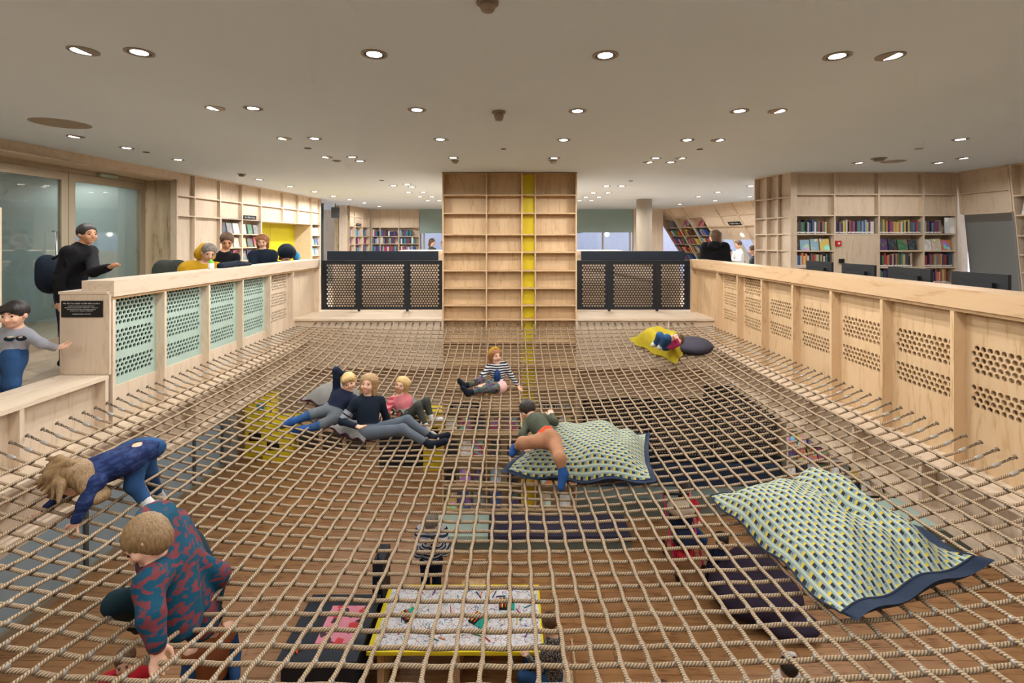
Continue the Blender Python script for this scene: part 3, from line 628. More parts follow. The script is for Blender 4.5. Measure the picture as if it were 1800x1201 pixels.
def build_net():
    global net
    net = thing('rope_net', 'wide sagging climbing net of knotted beige rope across the opening', 'net', (XC, YC, -.6))
    R = .0108
    for x in XS:
        pts = []; y = Y_NEAR; k = 0
        n = int((YB-.14-Y_NEAR)/.065)
        for i in range(n+1):
            y = Y_NEAR+(YB-.14-Y_NEAR)*i/n; pts.append((x+.004*math.sin(y*23+x*7), y, zn(x, y)+.009))
        add('rope', rope_mesh('rope', pts, R), net)
    for y in YS:
        n = int((XR-XL-.36)/.065); pts = []
        for i in range(n+1):
            x = XL+.18+(XR-XL-.36)*i/n; pts.append((x, y+.004*math.sin(x*19+y*5), zn(x, y)-.009))
        add('rope', rope_mesh('rope', pts, R), net)
    # clamps at the crossings
    mb = MB(); mb.tube([(0, -.016, .003), (0, -.008, .0), (0, .008, 0), (0, .016, .003)], [.011, .0148, .0148, .011], 8); CL = mb.mesh('clamp', 'steel', True)
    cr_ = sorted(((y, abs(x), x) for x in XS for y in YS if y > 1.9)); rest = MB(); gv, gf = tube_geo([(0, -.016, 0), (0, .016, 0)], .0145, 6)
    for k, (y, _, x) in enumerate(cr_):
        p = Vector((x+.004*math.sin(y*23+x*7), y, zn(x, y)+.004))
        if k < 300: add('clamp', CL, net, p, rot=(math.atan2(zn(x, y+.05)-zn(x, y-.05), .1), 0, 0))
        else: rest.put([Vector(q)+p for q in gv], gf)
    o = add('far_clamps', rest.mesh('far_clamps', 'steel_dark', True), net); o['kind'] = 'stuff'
    # anchors: bolt plate, chain, ferrule
    mb = MB(); mb.lathe([(0, .0), (.017, .0), (.017, .006), (.007, .010), (.006, .024), (0, .024)], 12, axis='x'); 
    v, f = tube_geo([(0.034+.013*math.cos(a), .013*math.sin(a), 0) for a in [i*math.pi/6 for i in range(13)]], .004, 6, False); mb.put(v, f); BOLT = mb.mesh('anchor_bolt', 'steel_dark', True)
    mb = MB()
    for i in range(4):
        c = .052+i*.021; pts = []
        for q in range(13):
            a = q*math.pi/6; u, w = .0145*math.cos(a), .0075*math.sin(a); pts.append((c+u, w, 0) if i % 2 else (c+u, 0, w))
        v, f = tube_geo(pts, .0032, 5, False); mb.put(v, f)
    CH = mb.mesh('chain', 'steel_dark', True)
    mb = MB(); mb.lathe([(0, .128), (.012, .128), (.0145, .136), (.0145, .18), (.012, .188), (0, .188)], 10, axis='x'); FE = mb.mesh('ferrule', 'steel', True)
    def anchor(p, rot):
        bo = add('anchor_bolt', BOLT, net, p, rot=rot); add('chain', CH, bo, p); add('ferrule', FE, bo, p)
    for y in YS:
        if y < 3.2: continue
        for s, x in ((1, XL), (-1, XR)):
            d = zn(x+s*.2, y)-.009; a = math.atan2(-d, .19)
            anchor((x+s*.004, y, 0), (0, a if s > 0 else math.pi-a, 0))
    for x in XS:
        d = zn(x, YB-.16)+.009; a = math.atan2(-d, .15); anchor((x, YB-.012, .03), (0, a+.2, -math.pi/2))
build_net_later = build_net
# ================================================================== SOFT SHAPES (distance fields turned into one closed surface)
def sdf_grid(prims, h, pad=.05, labels=True):
    lo = np.min([p['lo'] for p in prims], axis=0)-pad; hi = np.max([p['hi'] for p in prims], axis=0)+pad
    n = np.ceil((hi-lo)/h).astype(int)+1; D = np.full(n, .3, np.float32); M = np.full(n, 9., np.float32); Lb = np.zeros(n, np.int8)
    ax = [lo[i]+h*np.arange(n[i]) for i in range(3)]
    for p in prims:
        a = np.maximum(((p['lo']-pad-lo)/h).astype(int), 0); b = np.minimum(((p['hi']+pad-lo)/h).astype(int)+2, n)
        sl = tuple(slice(a[i], b[i]) for i in range(3))
        X = np.stack(np.meshgrid(*[ax[i][sl[i]] for i in range(3)], indexing='ij'), -1)
        d = p['f'](X).astype(np.float32); cur = D[sl]; k = p['k']
        if p.get('sub'):
            D[sl] = np.maximum(cur, -d); continue
        hh = np.maximum(k-np.abs(cur-d), 0)/k if k > 0 else 0
        D[sl] = np.minimum(cur, d)-(hh*hh*k*.25 if k > 0 else 0)
        if labels:
            pr = d-p.get('pri', 0.0); w = pr < M[sl]; M[sl] = np.where(w, pr, M[sl]); Lb[sl] = np.where(w, p['l'], Lb[sl])
    return D, Lb, lo
def nets(D, Lb, lo, h):           # naive surface nets
    S = D < 0; n = np.array(D.shape); c = np.zeros(n-1, np.int8)
    for i in (0, 1):
        for j in (0, 1):
            for k in (0, 1): c += S[i:n[0]-1+i, j:n[1]-1+j, k:n[2]-1+k]
    act = np.argwhere((c > 0) & (c < 8)); idx = np.full(n-1, -1, np.int64); idx[tuple(act.T)] = np.arange(len(act))
    acc = np.zeros((len(act), 3)); num = np.zeros(len(act))
    cor = [(i, j, k) for i in (0, 1) for j in (0, 1) for k in (0, 1)]
    val = {q: D[act[:, 0]+q[0], act[:, 1]+q[1], act[:, 2]+q[2]].astype(np.float64) for q in cor}
    for q in cor:
        for axn in range(3):
            if q[axn]: continue
            r = list(q); r[axn] = 1; r = tuple(r); a, b = val[q], val[r]; m = (a < 0) != (b < 0)
            t = np.where(m, a/np.where(a == b, 1, a-b), 0); pt = np.tile(np.array(q, float), (len(act), 1)); pt[:, axn] = t
            acc += pt*m[:, None]; num += m
    V = (act+acc/num[:, None])*h+lo; lab = Lb[tuple(np.clip(np.round(act+acc/num[:, None]).astype(int), 0, n-1).T)]
    F_ = []
    for axn in range(3):
        b_, c_ = (axn+1) % 3, (axn+2) % 3
        s0 = [slice(None)]*3; s1 = [slice(None)]*3; s0[axn] = slice(0, -1); s1[axn] = slice(1, None); ch = S[tuple(s0)] != S[tuple(s1)]
        e = np.argwhere(ch); e = e[(e[:, b_] > 0) & (e[:, c_] > 0) & (e[:, b_] < n[b_]-1) & (e[:, c_] < n[c_]-1)]
        def g(db, dc): q = e.copy(); q[:, b_] -= db; q[:, c_] -= dc; return idx[q[:, 0], q[:, 1], q[:, 2]]
        Q = np.stack([g(1, 1), g(0, 1), g(0, 0), g(1, 0)], 1); ins = S[e[:, 0], e[:, 1], e[:, 2]]
        Q = np.where(ins[:, None], Q, Q[:, ::-1]); F_.append(Q)
    return V, np.concatenate(F_), lab
def vnormals(V, Fq):
    a = np.cross(V[Fq[:, 2]]-V[Fq[:, 0]], V[Fq[:, 3]]-V[Fq[:, 1]]); Nn = np.zeros_like(V)
    for k in range(4): np.add.at(Nn, Fq[:, k], a)
    return Nn/np.maximum(np.linalg.norm(Nn, axis=1), 1e-9)[:, None]
def smooth_v(V, Fq, it=1):
    for _ in range(it):
        A = np.zeros_like(V); c = np.zeros(len(V))
        for k in range(4): np.add.at(A, Fq[:, k], V[Fq[:, (k+1) % 4]]+V[Fq[:, (k+3) % 4]]); np.add.at(c, Fq[:, k], 2)
        V = V*.45+A/c[:, None]*.55
    return V
def qmesh(name, V, Fq, mats, mi=None):
    me = bpy.data.meshes.new(name); me.vertices.add(len(V)); me.vertices.foreach_set('co', np.asarray(V, np.float32).ravel())
    me.loops.add(len(Fq)*4); me.loops.foreach_set('vertex_index', np.asarray(Fq, np.int32).ravel())
    me.polygons.add(len(Fq)); me.polygons.foreach_set('loop_start', np.arange(len(Fq), dtype=np.int32)*4)
    try: me.polygons.foreach_set('loop_total', np.full(len(Fq), 4, np.int32))
    except Exception: pass
    for m in mats: me.materials.append(MATS[m])
    if mi is not None: me.polygons.foreach_set('material_index', np.asarray(mi, np.int32))
    me.polygons.foreach_set('use_smooth', np.ones(len(Fq), bool)); me.update(calc_edges=True); me.validate(); return me
def submesh(V, Fq, keep):
    f = Fq[keep]; u, inv = np.unique(f, return_inverse=True); return u, inv.reshape(f.shape)
def big_parts(Fq, keep):
    idx = np.where(keep)[0]; f = Fq[idx]; n = Fq.max()+1; c = np.arange(n)
    while True:
        old = c.copy(); m = c[f].min(1)
        for k in range(4): np.minimum.at(c, f[:, k], m)
        c = c[c]
        if (c == old).all(): break
    g = c[f[:, 0]]; u, cnt_ = np.unique(g, return_counts=True); best = u[cnt_.argmax()]; out = np.zeros(len(Fq), bool); out[idx[g == best]] = True; return out
def hem(V, Fq, it=8):            # even out the cut edge of a garment
    E = np.concatenate([Fq[:, [k, (k+1) % 4]] for k in range(4)]); Es = np.sort(E, 1); u, ix, c = np.unique(Es, axis=0, return_inverse=True, return_counts=True); b = u[c == 1]
    if len(b) == 0: return V
    V = V.copy()
    for _ in range(it):
        A = np.zeros_like(V); n = np.zeros(len(V)); np.add.at(A, b[:, 0], V[b[:, 1]]); np.add.at(A, b[:, 1], V[b[:, 0]]); np.add.at(n, b.ravel(), 1); m = n > 0
        V[m] = V[m]*.4+A[m]/n[m][:, None]*.6
    return V
A3 = lambda v: np.array(v, float)
def cone(a, b, ra, rb, l=0, k=.02, sq=None, sqf=1.0, pri=0.0):
    a, b = A3(a), A3(b); d = b-a; L2 = max(d@d, 1e-9)
    def f(X):
        q = X-a; t = np.clip((q@d)/L2, 0, 1); q = q-t[..., None]*d
        if sq is not None: s = A3(sq); s = s/np.linalg.norm(s); c = q@s; q = q+(c/sqf-c)[..., None]*s
        return np.sqrt((q*q).sum(-1))-(ra+(rb-ra)*t)
    r = max(ra, rb); return dict(f=f, lo=np.minimum(a, b)-r, hi=np.maximum(a, b)+r, l=l, k=k, pri=pri)
def ell(c, axes, rad, l=0, k=.02, sub=False, pri=0.0):
    c = A3(c); A = np.array([A3(x)/np.linalg.norm(A3(x)) for x in axes]); rad = A3(rad)
    def f(X):
        q = (X-c)@A.T; s = np.sqrt(((q/rad)**2).sum(-1)); g = np.sqrt(((q/rad**2)**2).sum(-1)); return s*(s-1)/np.maximum(g, 1e-6)
    r = rad.max(); return dict(f=f, lo=c-r, hi=c+r, l=l, k=k, sub=sub, pri=pri)

# ================================================================== PEOPLE
def cloth(name, c1, c2=None, kind='plain', scale=30.0, rough=.85):
    m, nt, b = nmat(name); b.inputs['Roughness'].default_value = rough; b.inputs['Specular IOR Level'].default_value = .2
    tc = N(nt, 'ShaderNodeTexCoord'); nz = N(nt, 'ShaderNodeTexNoise'); nz.inputs['Scale'].default_value = 9; nz.inputs['Detail'].default_value = 4; nt.links.new(tc.outputs['Object'], nz.inputs['Vector'])
    mx = N(nt, 'ShaderNodeMix', data_type='RGBA'); C1 = rgb(c1); C2 = rgb(c2 or c1)
    mx.inputs['A'].default_value = (*(C1 if c2 else [x*.8 for x in C1]), 1); mx.inputs['B'].default_value = (*(C2 if c2 else [min(1, x*1.2) for x in C1]), 1)
    if kind == 'plain': nt.links.new(nz.outputs['Fac'], mx.inputs['Factor'])
    else:
        if kind in ('stripe_z', 'stripe_x'):
            sx = N(nt, 'ShaderNodeSeparateXYZ'); nt.links.new(tc.outputs['Object'], sx.inputs[0]); mm = N(nt, 'ShaderNodeMath', operation='MULTIPLY'); mm.inputs[1].default_value = scale; nt.links.new(sx.outputs[2 if kind == 'stripe_z' else 0], mm.inputs[0])
            pp = N(nt, 'ShaderNodeMath', operation='PINGPONG'); pp.inputs[1].default_value = 1; nt.links.new(mm.outputs[0], pp.inputs[0]); src = pp.outputs[0]
        else:
            n2 = N(nt, 'ShaderNodeTexNoise'); n2.inputs['Scale'].default_value = scale; n2.inputs['Detail'].default_value = 1; nt.links.new(tc.outputs['Object'], n2.inputs['Vector'])
            if kind == 'patch':
                mp = N(nt, 'ShaderNodeMapping'); mp.inputs['Scale'].default_value = (1, 1, 2.4); nt.links.new(tc.outputs['Object'], mp.inputs[0]); nt.links.new(mp.outputs[0], n2.inputs['Vector'])
            src = n2.outputs['Fac']
        cr = N(nt, 'ShaderNodeValToRGB'); cr.color_ramp.elements[0].position = .5; cr.color_ramp.elements[1].position = .56; nt.links.new(src, cr.inputs[0]); nt.links.new(cr.outputs[0], mx.inputs['Factor'])
    nt.links.new(mx.outputs['Result'], b.inputs['Base Color'])
    if kind == 'flower':
        vo = N(nt, 'ShaderNodeTexVoronoi'); vo.inputs['Scale'].default_value = scale; nt.links.new(tc.outputs['Object'], vo.inputs['Vector']); hs = N(nt, 'ShaderNodeHueSaturation'); hs.inputs['Saturation'].default_value = .8; hs.inputs['Value'].default_value = .2; nt.links.new(vo.outputs['Color'], hs.inputs['Color']); nt.links.new(hs.outputs[0], b.inputs['Base Color'])
    bp = N(nt, 'ShaderNodeBump'); bp.inputs['Strength'].default_value = .5; bp.inputs['Distance'].default_value = .02; nt.links.new(nz.outputs['Fac'], bp.inputs['Height']); nt.links.new(bp.outputs[0], b.inputs['Normal']); return m
def hairmat(name, c1, c2):
    m, nt, b = nmat(name); b.inputs['Roughness'].default_value = .55; tc = N(nt, 'ShaderNodeTexCoord'); mp = N(nt, 'ShaderNodeMapping'); mp.inputs['Scale'].default_value = (1, 1, .12); nt.links.new(tc.outputs['Object'], mp.inputs[0])
    nz = N(nt, 'ShaderNodeTexNoise'); nz.inputs['Scale'].default_value = 120; nz.inputs['Detail'].default_value = 3; nt.links.new(mp.outputs[0], nz.inputs['Vector'])
    cr = N(nt, 'ShaderNodeValToRGB'); cr.color_ramp.elements[0].position = .35; cr.color_ramp.elements[1].position = .65; cr.color_ramp.elements[0].color = (*rgb(c1), 1); cr.color_ramp.elements[1].color = (*rgb(c2), 1); nt.links.new(nz.outputs['Fac'], cr.inputs[0]); nt.links.new(cr.outputs[0], b.inputs['Base Color'])
    bp = N(nt, 'ShaderNodeBump'); bp.inputs['Strength'].default_value = .35; bp.inputs['Distance'].default_value = .005; nt.links.new(nz.outputs['Fac'], bp.inputs['Height']); nt.links.new(bp.outputs[0], b.inputs['Normal'])
plain('skin', (226, 178, 152), .5, var=.05, vscale=14); plain('skin_tan', (208, 154, 120), .5, var=.05, vscale=14); plain('lips', (188, 104, 98), .5); plain('eye', (38, 26, 20), .2); plain('eye_white', (232, 228, 222), .3)
hairmat('hair_blond', (176, 140, 84), (222, 190, 128)); hairmat('hair_dkblond', (118, 92, 60), (156, 126, 88)); hairmat('hair_dark', (22, 18, 17), (52, 42, 38)); hairmat('hair_brown', (62, 42, 28), (112, 80, 54)); hairmat('hair_light', (140, 108, 72), (190, 156, 110)); hairmat('hair_grey', (84, 76, 68), (140, 128, 116)); hairmat('hair_ginger', (122, 74, 40), (172, 116, 70))
def P3(*q): return W(*q)
def person(label, J, hh, face, wear, hair='short', hmat='hair_brown', skin='skin', up=(0, 0, 1), vox=.0085, puff=0.0, hands=True, flat=None, hooded=None, group=None, sleeves=True, grip=.5):
    """J: joints in world space. wear: torso / arm / leg / foot -> material names."""
    J = {k: Vector(v) for k, v in J.items()}; f = Vector(face).normalized(); u = Vector(up); u = (u-f*u.dot(f)).normalized(); r = f.cross(u); c = J['head']
    mats = [skin]; L = {}
    def lab(m, sd=''):
        if m is None: return 0
        if (m, sd) not in L: L[(m, sd)] = len(L)+2
        return L[(m, sd)]
    PR = []; q = lambda a, b, d: c+r*(a*hh)+f*(b*hh)+u*(d*hh)
    ax = (r, f, u)
    # head
    PR += [ell(q(0, -.06, .10), ax, (.35*hh, .42*hh, .40*hh), 0, .12*hh), ell(q(0, .07, -.14), ax, (.28*hh, .31*hh, .34*hh), 0, .12*hh), ell(q(0, .22, -.37), ax, (.13*hh, .13*hh, .11*hh), 0, .08*hh), ell(q(0, .29, .10), ax, (.22*hh, .085*hh, .07*hh), 0, .06*hh)]
    PR += [cone(q(0, .37, .05), q(0, .44, -.12), .045*hh, .065*hh, 0, .012), ell(q(.37, -.02, -.06), ax, (.05*hh, .1*hh, .13*hh), 0, .006), ell(q(-.37, -.02, -.06), ax, (.05*hh, .1*hh, .13*hh), 0, .006)]
    PR += [ell(q(.17, .31, -.15), ax, (.11*hh, .08*hh, .1*hh), 0, .02), ell(q(-.17, .31, -.15), ax, (.11*hh, .08*hh, .1*hh), 0, .02), cone(q(-.08, .325, -.285), q(.08, .325, -.285), .035*hh, .035*hh, 0, .05*hh)]
    PR += [cone(q(0, -.1, -.2), J['neck'], .2*hh, .22*hh, 0, .03)]
    lt, ll = lab(wear.get('torso')), lab(wear.get('leg'))
    sp_ = J['neck']-J['pelvis']; sl = sp_.length; side = (J['shR']-J['shL']).normalized(); fr_ = side.cross(sp_).normalized()
    chest = J['pelvis']+sp_*.70; waist = J['pelvis']+sp_*.33; tw = (J['shR']-J['shL']).length*.5; pf = puff
    th = .62*hh
    hipw = (J['hipR']-J['hipL']).length*.5
    # torso as wide flattened shapes
    PR += [ell(chest, (side, fr_, sp_), (tw*.98+pf, max(.40*hh, tw*.55)+pf, sl*.40), lt, .06), ell(waist, (side, fr_, sp_), (tw*.84+pf, max(.37*hh, tw*.5)+pf, sl*.42), lt, .06)]
    PR += [cone(J['shL']-sp_.normalized()*.02, J['shR']-sp_.normalized()*.02, .24*hh+pf, .24*hh+pf, lt, .05), cone(J['neck']-sp_.normalized()*.10*hh, chest, .27*hh+pf*.5, .4*hh+pf, lt, .05)]
    hm = (J['hipL']+J['hipR'])/2
    PR += [ell(J['pelvis']*.6+hm*.4, (side, fr_, sp_), (tw*.86, max(.42*hh, tw*.56), sl*.24), ll, .05)]
    if wear.get('belt'): PR += [ell(J['pelvis']+sp_*.13, (side, fr_, sp_), (tw*.92, max(.44*hh, tw*.6), sl*.07), lab(wear['belt']), .01, pri=.012)]
    if wear.get('skirt'): PR += [ell(hm, (side, fr_, sp_), (tw*1.2, tw*.9, sl*.3), lab(wear['skirt']), .04)]
    for S in ('L', 'R'):
        la = lab(wear['arm'], S) if wear.get('arm') and wear['arm'] != wear['torso'] else lt; lf = lab(wear.get('foot'), S)
        sh, el, wr = J['sh'+S], J['el'+S], J['wr'+S]
        PR += [cone(sh, el, .215*hh+pf, .165*hh+pf*.9, la, .035), cone(el, el+(wr-el)*.93, .16*hh+pf*.9, .125*hh+pf*.6, la, .03)]
        d = (wr-el).normalized(); lat = J.get('palm'+S); lat = Vector(lat) if lat is not None else d.cross(Vector((0, 0, 1)) if abs(d.z) < .9 else Vector((0, 1, 0)))
        lat = (lat-d*lat.dot(d)).normalized(); nrm = d.cross(lat); hd = J.get('hd'+S); 
        if hd is not None: d = Vector(hd).normalized(); lat = (lat-d*lat.dot(d)).normalized(); nrm = d.cross(lat)
        PR += [cone(wr-d*.08*hh, wr+d*.04*hh, .095*hh, .10*hh, 0, .015)]
        if hands:
            kn = wr+d*.36*hh; PR += [cone(wr+d*.1*hh, kn-d*.05*hh, .13*hh, .15*hh, 0, .015, sq=nrm, sqf=.45)]
            for i, (o_, ln) in enumerate(((-.14, .30), (-.05, .36), (.05, .34), (.135, .27))):
                a = kn+lat*o_*hh-d*.03*hh; m_ = a+(d*.95-nrm*grip*.4)*ln*.55*hh; e = m_+(d*(1-grip*.8)-nrm*grip)*ln*.5*hh
                PR += [cone(a, m_, .047*hh, .042*hh, 0, .005), cone(m_, e, .042*hh, .034*hh, 0, .004)]
            a = wr+d*.1*hh-lat*.12*hh; m_ = a+(d*.6-lat*.65)*.2*hh; e = m_+(d*.9-lat*.15-nrm*.3)*.2*hh
            PR += [cone(a, m_, .06*hh, .05*hh, 0, .008), cone(m_, e, .048*hh, .04*hh, 0, .004)]
        else: PR += [cone(wr, wr+d*.5*hh, .12*hh, .08*hh, 0, .015)]
        hp, kn, an, to = J['hip'+S], J['kn'+S], J['an'+S], J['to'+S]
        lb = wear.get('boot'); lleg2 = lab(wear.get('shin'), S) if wear.get('shin') and wear['shin'] != wear['leg'] else ll
        PR += [cone(hp, kn, .34*hh+pf*.3, .235*hh, ll, .05), cone(kn, an, .225*hh, .15*hh, lleg2, .035)]
        fd = (to-an).normalized(); heel = an-fd*.1*hh+(an-kn).normalized()*.12*hh
        PR += [cone(heel, an+(an-kn).normalized()*.02, .15*hh, .15*hh, lf, .02), cone(an+fd*.08*hh, to, .17*hh, .12*hh, lf, .03), cone(heel, to, .12*hh, .11*hh, lf, .02)]
        if wear.get('cuff'): PR += [cone(an+(kn-an)*.16, an+(kn-an)*.02, .17*hh, .165*hh, lf, .005, pri=.01)]
    if wear.get('collar'): PR += [cone(J['neck']-side*.05, J['neck']+side*.05, .2*hh, .2*hh, lt, .02)]
    D, Lb, lo = sdf_grid(PR, vox); V, Fq, lb_ = nets(D, Lb, lo, vox); V = smooth_v(V, Fq, 1)
    fl = lb_[Fq].max(axis=1).astype(int)
    base = Vector((c.x, c.y, float(V[:, 2].min())))
    o = thing('person', label, 'person', base, group)
    bd = add('body', qmesh('body', V, Fq, [skin]), o)
    mb = MB(); mb.tube([q(-.10, .345, -.275), q(-.045, .368, -.283), q(.045, .368, -.283), q(.10, .345, -.275)], [.008*hh, .02*hh, .02*hh, .008*hh], 6); add('mouth', mb.mesh('mouth', 'lips', True), bd)
    Nn = vnormals(V, Fq); names = {'torso': 'top', 'arm': 'sleeve', 'leg': 'trousers', 'foot': 'sock', 'belt': 'waistband', 'skirt': 'skirt', 'shin': 'trouser_leg'}; names.update(wear.get('names', {}))
    inv = {}
    for key in ('shin', 'arm', 'foot', 'skirt', 'belt', 'leg', 'torso'):
        if wear.get(key): inv[wear[key]] = key if wear[key] not in (wear.get('torso'),) else 'torso'
    for (m_, sd), id_ in L.items():
        keep = (lb_[Fq] == id_).any(axis=1)
        if not keep.any(): continue
        keep = big_parts(Fq, keep); ids, ff = submesh(V, Fq, keep); nm_ = names[('foot' if m_ == wear.get('foot') else 'arm' if m_ == wear.get('arm') else 'shin') if sd else inv[m_]]
        add(nm_, qmesh(nm_, hem(V[ids]+Nn[ids]*(.0045+.0004*(id_ % 4)), ff), ff, [m_]), o)
    # hair
    if hair:
        H = [ell(q(0, -.10, .14), ax, (.415*hh, .46*hh, .43*hh), 0, .03)]
        if hair in ('bob', 'long', 'side'):
            lo_ = {'bob': -.55, 'side': -.5, 'long': -1.0}[hair]
            for sg in (-1, 1): H += [cone(q(.30*sg, -.16, .2), q(.35*sg, -.15, lo_), .14*hh, .09*hh, 0, .05), cone(q(.22*sg, -.24, .1), q(.24*sg, -.26, lo_-.05), .2*hh, .13*hh, 0, .05)]
            H += [cone(q(0, -.28, .1), q(0, -.32, lo_-.05), .24*hh, .16*hh, 0, .05)]
        if hair == 'full': H += [ell(q(0, -.13, -.08), ax, (.41*hh, .40*hh, .5*hh), 0, .04)]
        if hair == 'tail': H += [cone(q(0, -.5, .2), q(0, -.62, -.5), .13*hh, .07*hh, 0, .03)]
        if hair == 'fringe': H += [cone(q(-.2, .30, .3), q(.2, .30, .3), .13*hh, .13*hh, 0, .05)]
        if hair == 'buns': H += [ell(q(.2, -.15, .58), ax, (.13*hh,)*3, 0, .02)]
        H += [ell(q(0, .50, -.16 if hair != 'fringe' else -.22), ax, ((.365 if hair != 'full' else .2)*hh, .42*hh, (.45 if hair != 'full' else .3)*hh), 0, 0, sub=True)]
        if hair in ('short', 'fringe', 'tail', 'buns'): H += [ell(q(0, .16, -.72), ax, (.6*hh, .6*hh, .5*hh), 0, 0, sub=True)]
        D, Lb, lo = sdf_grid(H, vox, labels=False); V, Fq, _ = nets(D, Lb, lo, vox)
        V = V+vnormals(V, Fq)*(np.sin(V[:, :1]*210+V[:, 2:]*40)*np.sin(V[:, 1:2]*190)*.0025); add('hair', qmesh('hair', smooth_v(V, Fq, 1), Fq, [hmat]), o)
    # eyes and brows
    for sg in (-1, 1):
        mb = MB(); mb.lathe([(0, -1), (.6, -.8), (1, 0), (.6, .8), (0, 1)], 10); me = mb.mesh('eye', 'eye', True); e = add('eye', me, bd, q(.145*sg, .352, .02)); e.scale = (.042*hh, .042*hh, .036*hh)
        t = cone; mb = MB(); mb.tube([q(.07*sg, .39, .125), q(.145*sg, .38, .15), q(.22*sg, .335, .125)], .017*hh, 5); add('eyebrow', mb.mesh('eyebrow', hmat), bd)
    return o, q, dict(r=r, f=f, u=u)
def glasses(o, q, hh):
    mb = MB()
    for sg in (-1, 1):
        ring = [q(.155*sg+.12*math.cos(a), .40-.03*abs(math.cos(a)), .01+.085*math.sin(a)) for a in [i*math.pi/8 for i in range(17)]]; mb.tube(ring, .011*hh, 5, caps=False); mb.tube([q(.27*sg, .36, .03), q(.385*sg, .0, .02)], .011*hh, 5)
    mb.tube([q(-.04, .41, .03), q(.04, .41, .03)], .011*hh, 5); add('glasses', mb.mesh('glasses', 'steel_dark'), o)
def stand(x, y, z, H, yaw, lean=0.0):
    """standing joints, facing yaw (0 = towards the viewer)"""
    fx, fy = math.sin(yaw), -math.cos(yaw); rx, ry = -fy, fx
    def p(a, b, h): b += lean*max(0, h-.5)*H; return Vector((x+rx*a*H+fx*b, y+ry*a*H+fy*b, z+h*H))
    return dict(head=p(0, .03, .925), neck=p(0, -.01, .83), pelvis=p(0, 0, .53), shL=p(-.105, -.01, .805), shR=p(.105, -.01, .805), elL=p(-.14, 0, .62), elR=p(.14, 0, .62), wrL=p(-.14, .06, .48), wrR=p(.14, .06, .48),
        hipL=p(-.055, 0, .50), hipR=p(.055, 0, .50), knL=p(-.058, .02, .28), knR=p(.058, .02, .28), anL=p(-.058, 0, .055), anR=p(.058, 0, .055), toL=p(-.065, .12, .025), toR=p(.065, .12, .025)), (fx, fy, 0)
# ------------------------------------------------------------------ wardrobe
cloth('c_navy', (24, 34, 48)); cloth('c_navy2', (28, 36, 58)); cloth('c_jeans_grey', (92, 100, 112)); cloth('c_jeans', (44, 78, 122)); cloth('c_black', (20, 20, 24)); cloth('c_sock_dark', (22, 28, 40)); cloth('c_sock_white', (196, 196, 194)); cloth('c_sock_blue', (40, 80, 140)); cloth('c_sock_red', (58, 66, 104), (60, 60, 110))
cloth('c_grey_sweat', (146, 148, 156)); cloth('c_khaki', (172, 124, 94)); cloth('c_olive', (78, 84, 70)); cloth('c_dark_green', (62, 66, 60)); cloth('c_orange', (216, 84, 50)); cloth('c_pink_stripe', (176, 58, 78), (214, 130, 136), 'stripe_z', 42); cloth('c_pink', (206, 120, 126)); cloth('c_stripe', (30, 34, 48), (206, 206, 208), 'stripe_z', 60); cloth('c_flower', (40, 60, 90), None, 'flower', 34); cloth('c_skirt', (232, 186, 182)); cloth('c_blue_top', (30, 56, 104))
cloth('c_denim_blue', (30, 42, 84), (42, 60, 104), 'patch', 20); cloth('c_teal_red', (20, 72, 96), (116, 56, 62), 'patch', 17); cloth('c_dark_teal', (24, 46, 54)); cloth('c_yellow', (186, 144, 28)); cloth('c_red', (188, 40, 52)); cloth('c_brown', (140, 84, 52)); cloth('c_white', (222, 220, 222)); cloth('c_leopard', (58, 56, 56), (150, 144, 136), 'spots', 60); cloth('c_pattern_dark', (40, 50, 56), (90, 104, 108), 'spots', 40); cloth('c_cyan', (60, 150, 200)); cloth('c_magenta', (190, 60, 120)); cloth('c_grey_pants', (96, 102, 108)); cloth('c_beige', (190, 172, 150)); cloth('c_navy_stripe', (44, 54, 74), (190, 192, 200), 'stripe_z', 36)
def JJ(d): return {k: (P3(*v) if len(v) == 3 else Vector(v[1:])) for k, v in d.items()}
# ------------------------------------------------------------------ on the net
YA = at_net(648, 776).y
ga, qa, fa = person('teenage girl in navy hooded sweater and grey jeans sitting on the net', JJ(dict(head=(647, 675, YA+.12), neck=(646, 700, YA+.14), pelvis=(648, 757, YA+.05), shL=(626, 706, YA+.08), shR=(668, 704, YA+.18), elL=(601, 741, YA-.02), elR=(680, 737, YA+.28), wrL=(628, 750, YA-.20), wrR=(668, 752, YA+.30),
    hipL=(643, 763, YA-.04), hipR=(658, 757, YA+.12), knL=(708, 755, YA-.12), knR=(716, 739, YA+.12), anL=(757, 783, YA-.14), anR=(762, 772, YA+.06), toL=(783, 776, YA-.18), toR=(787, 765, YA+.02))), .205, (-.06, -.98, .12),
    dict(torso='c_navy', leg='c_jeans_grey', foot='c_sock_dark', cuff=1, collar=1, names=dict(torso='sweater')), 'bob', 'hair_light', up=(.1, 0, 1))
def band(o, a, b, r0, t0, t1, m, nm):
    a, b = Vector(a), Vector(b); mb = MB(); mb.tube([a+(b-a)*t for t in (t0, (t0+t1)/2, t1)], r0, 14, caps=False); add(nm, mb.mesh(nm, m, True), o)
sa, ea = P3(626, 706, YA+.08), P3(601, 741, YA-.02); band(ga, sa, ea, .050, .50, .66, 'c_grey_sweat', 'sleeve_band'); band(ga, sa, ea, .048, .72, .90, 'c_grey_sweat', 'sleeve_band')
YBy = at_net(575, 752).y+.18
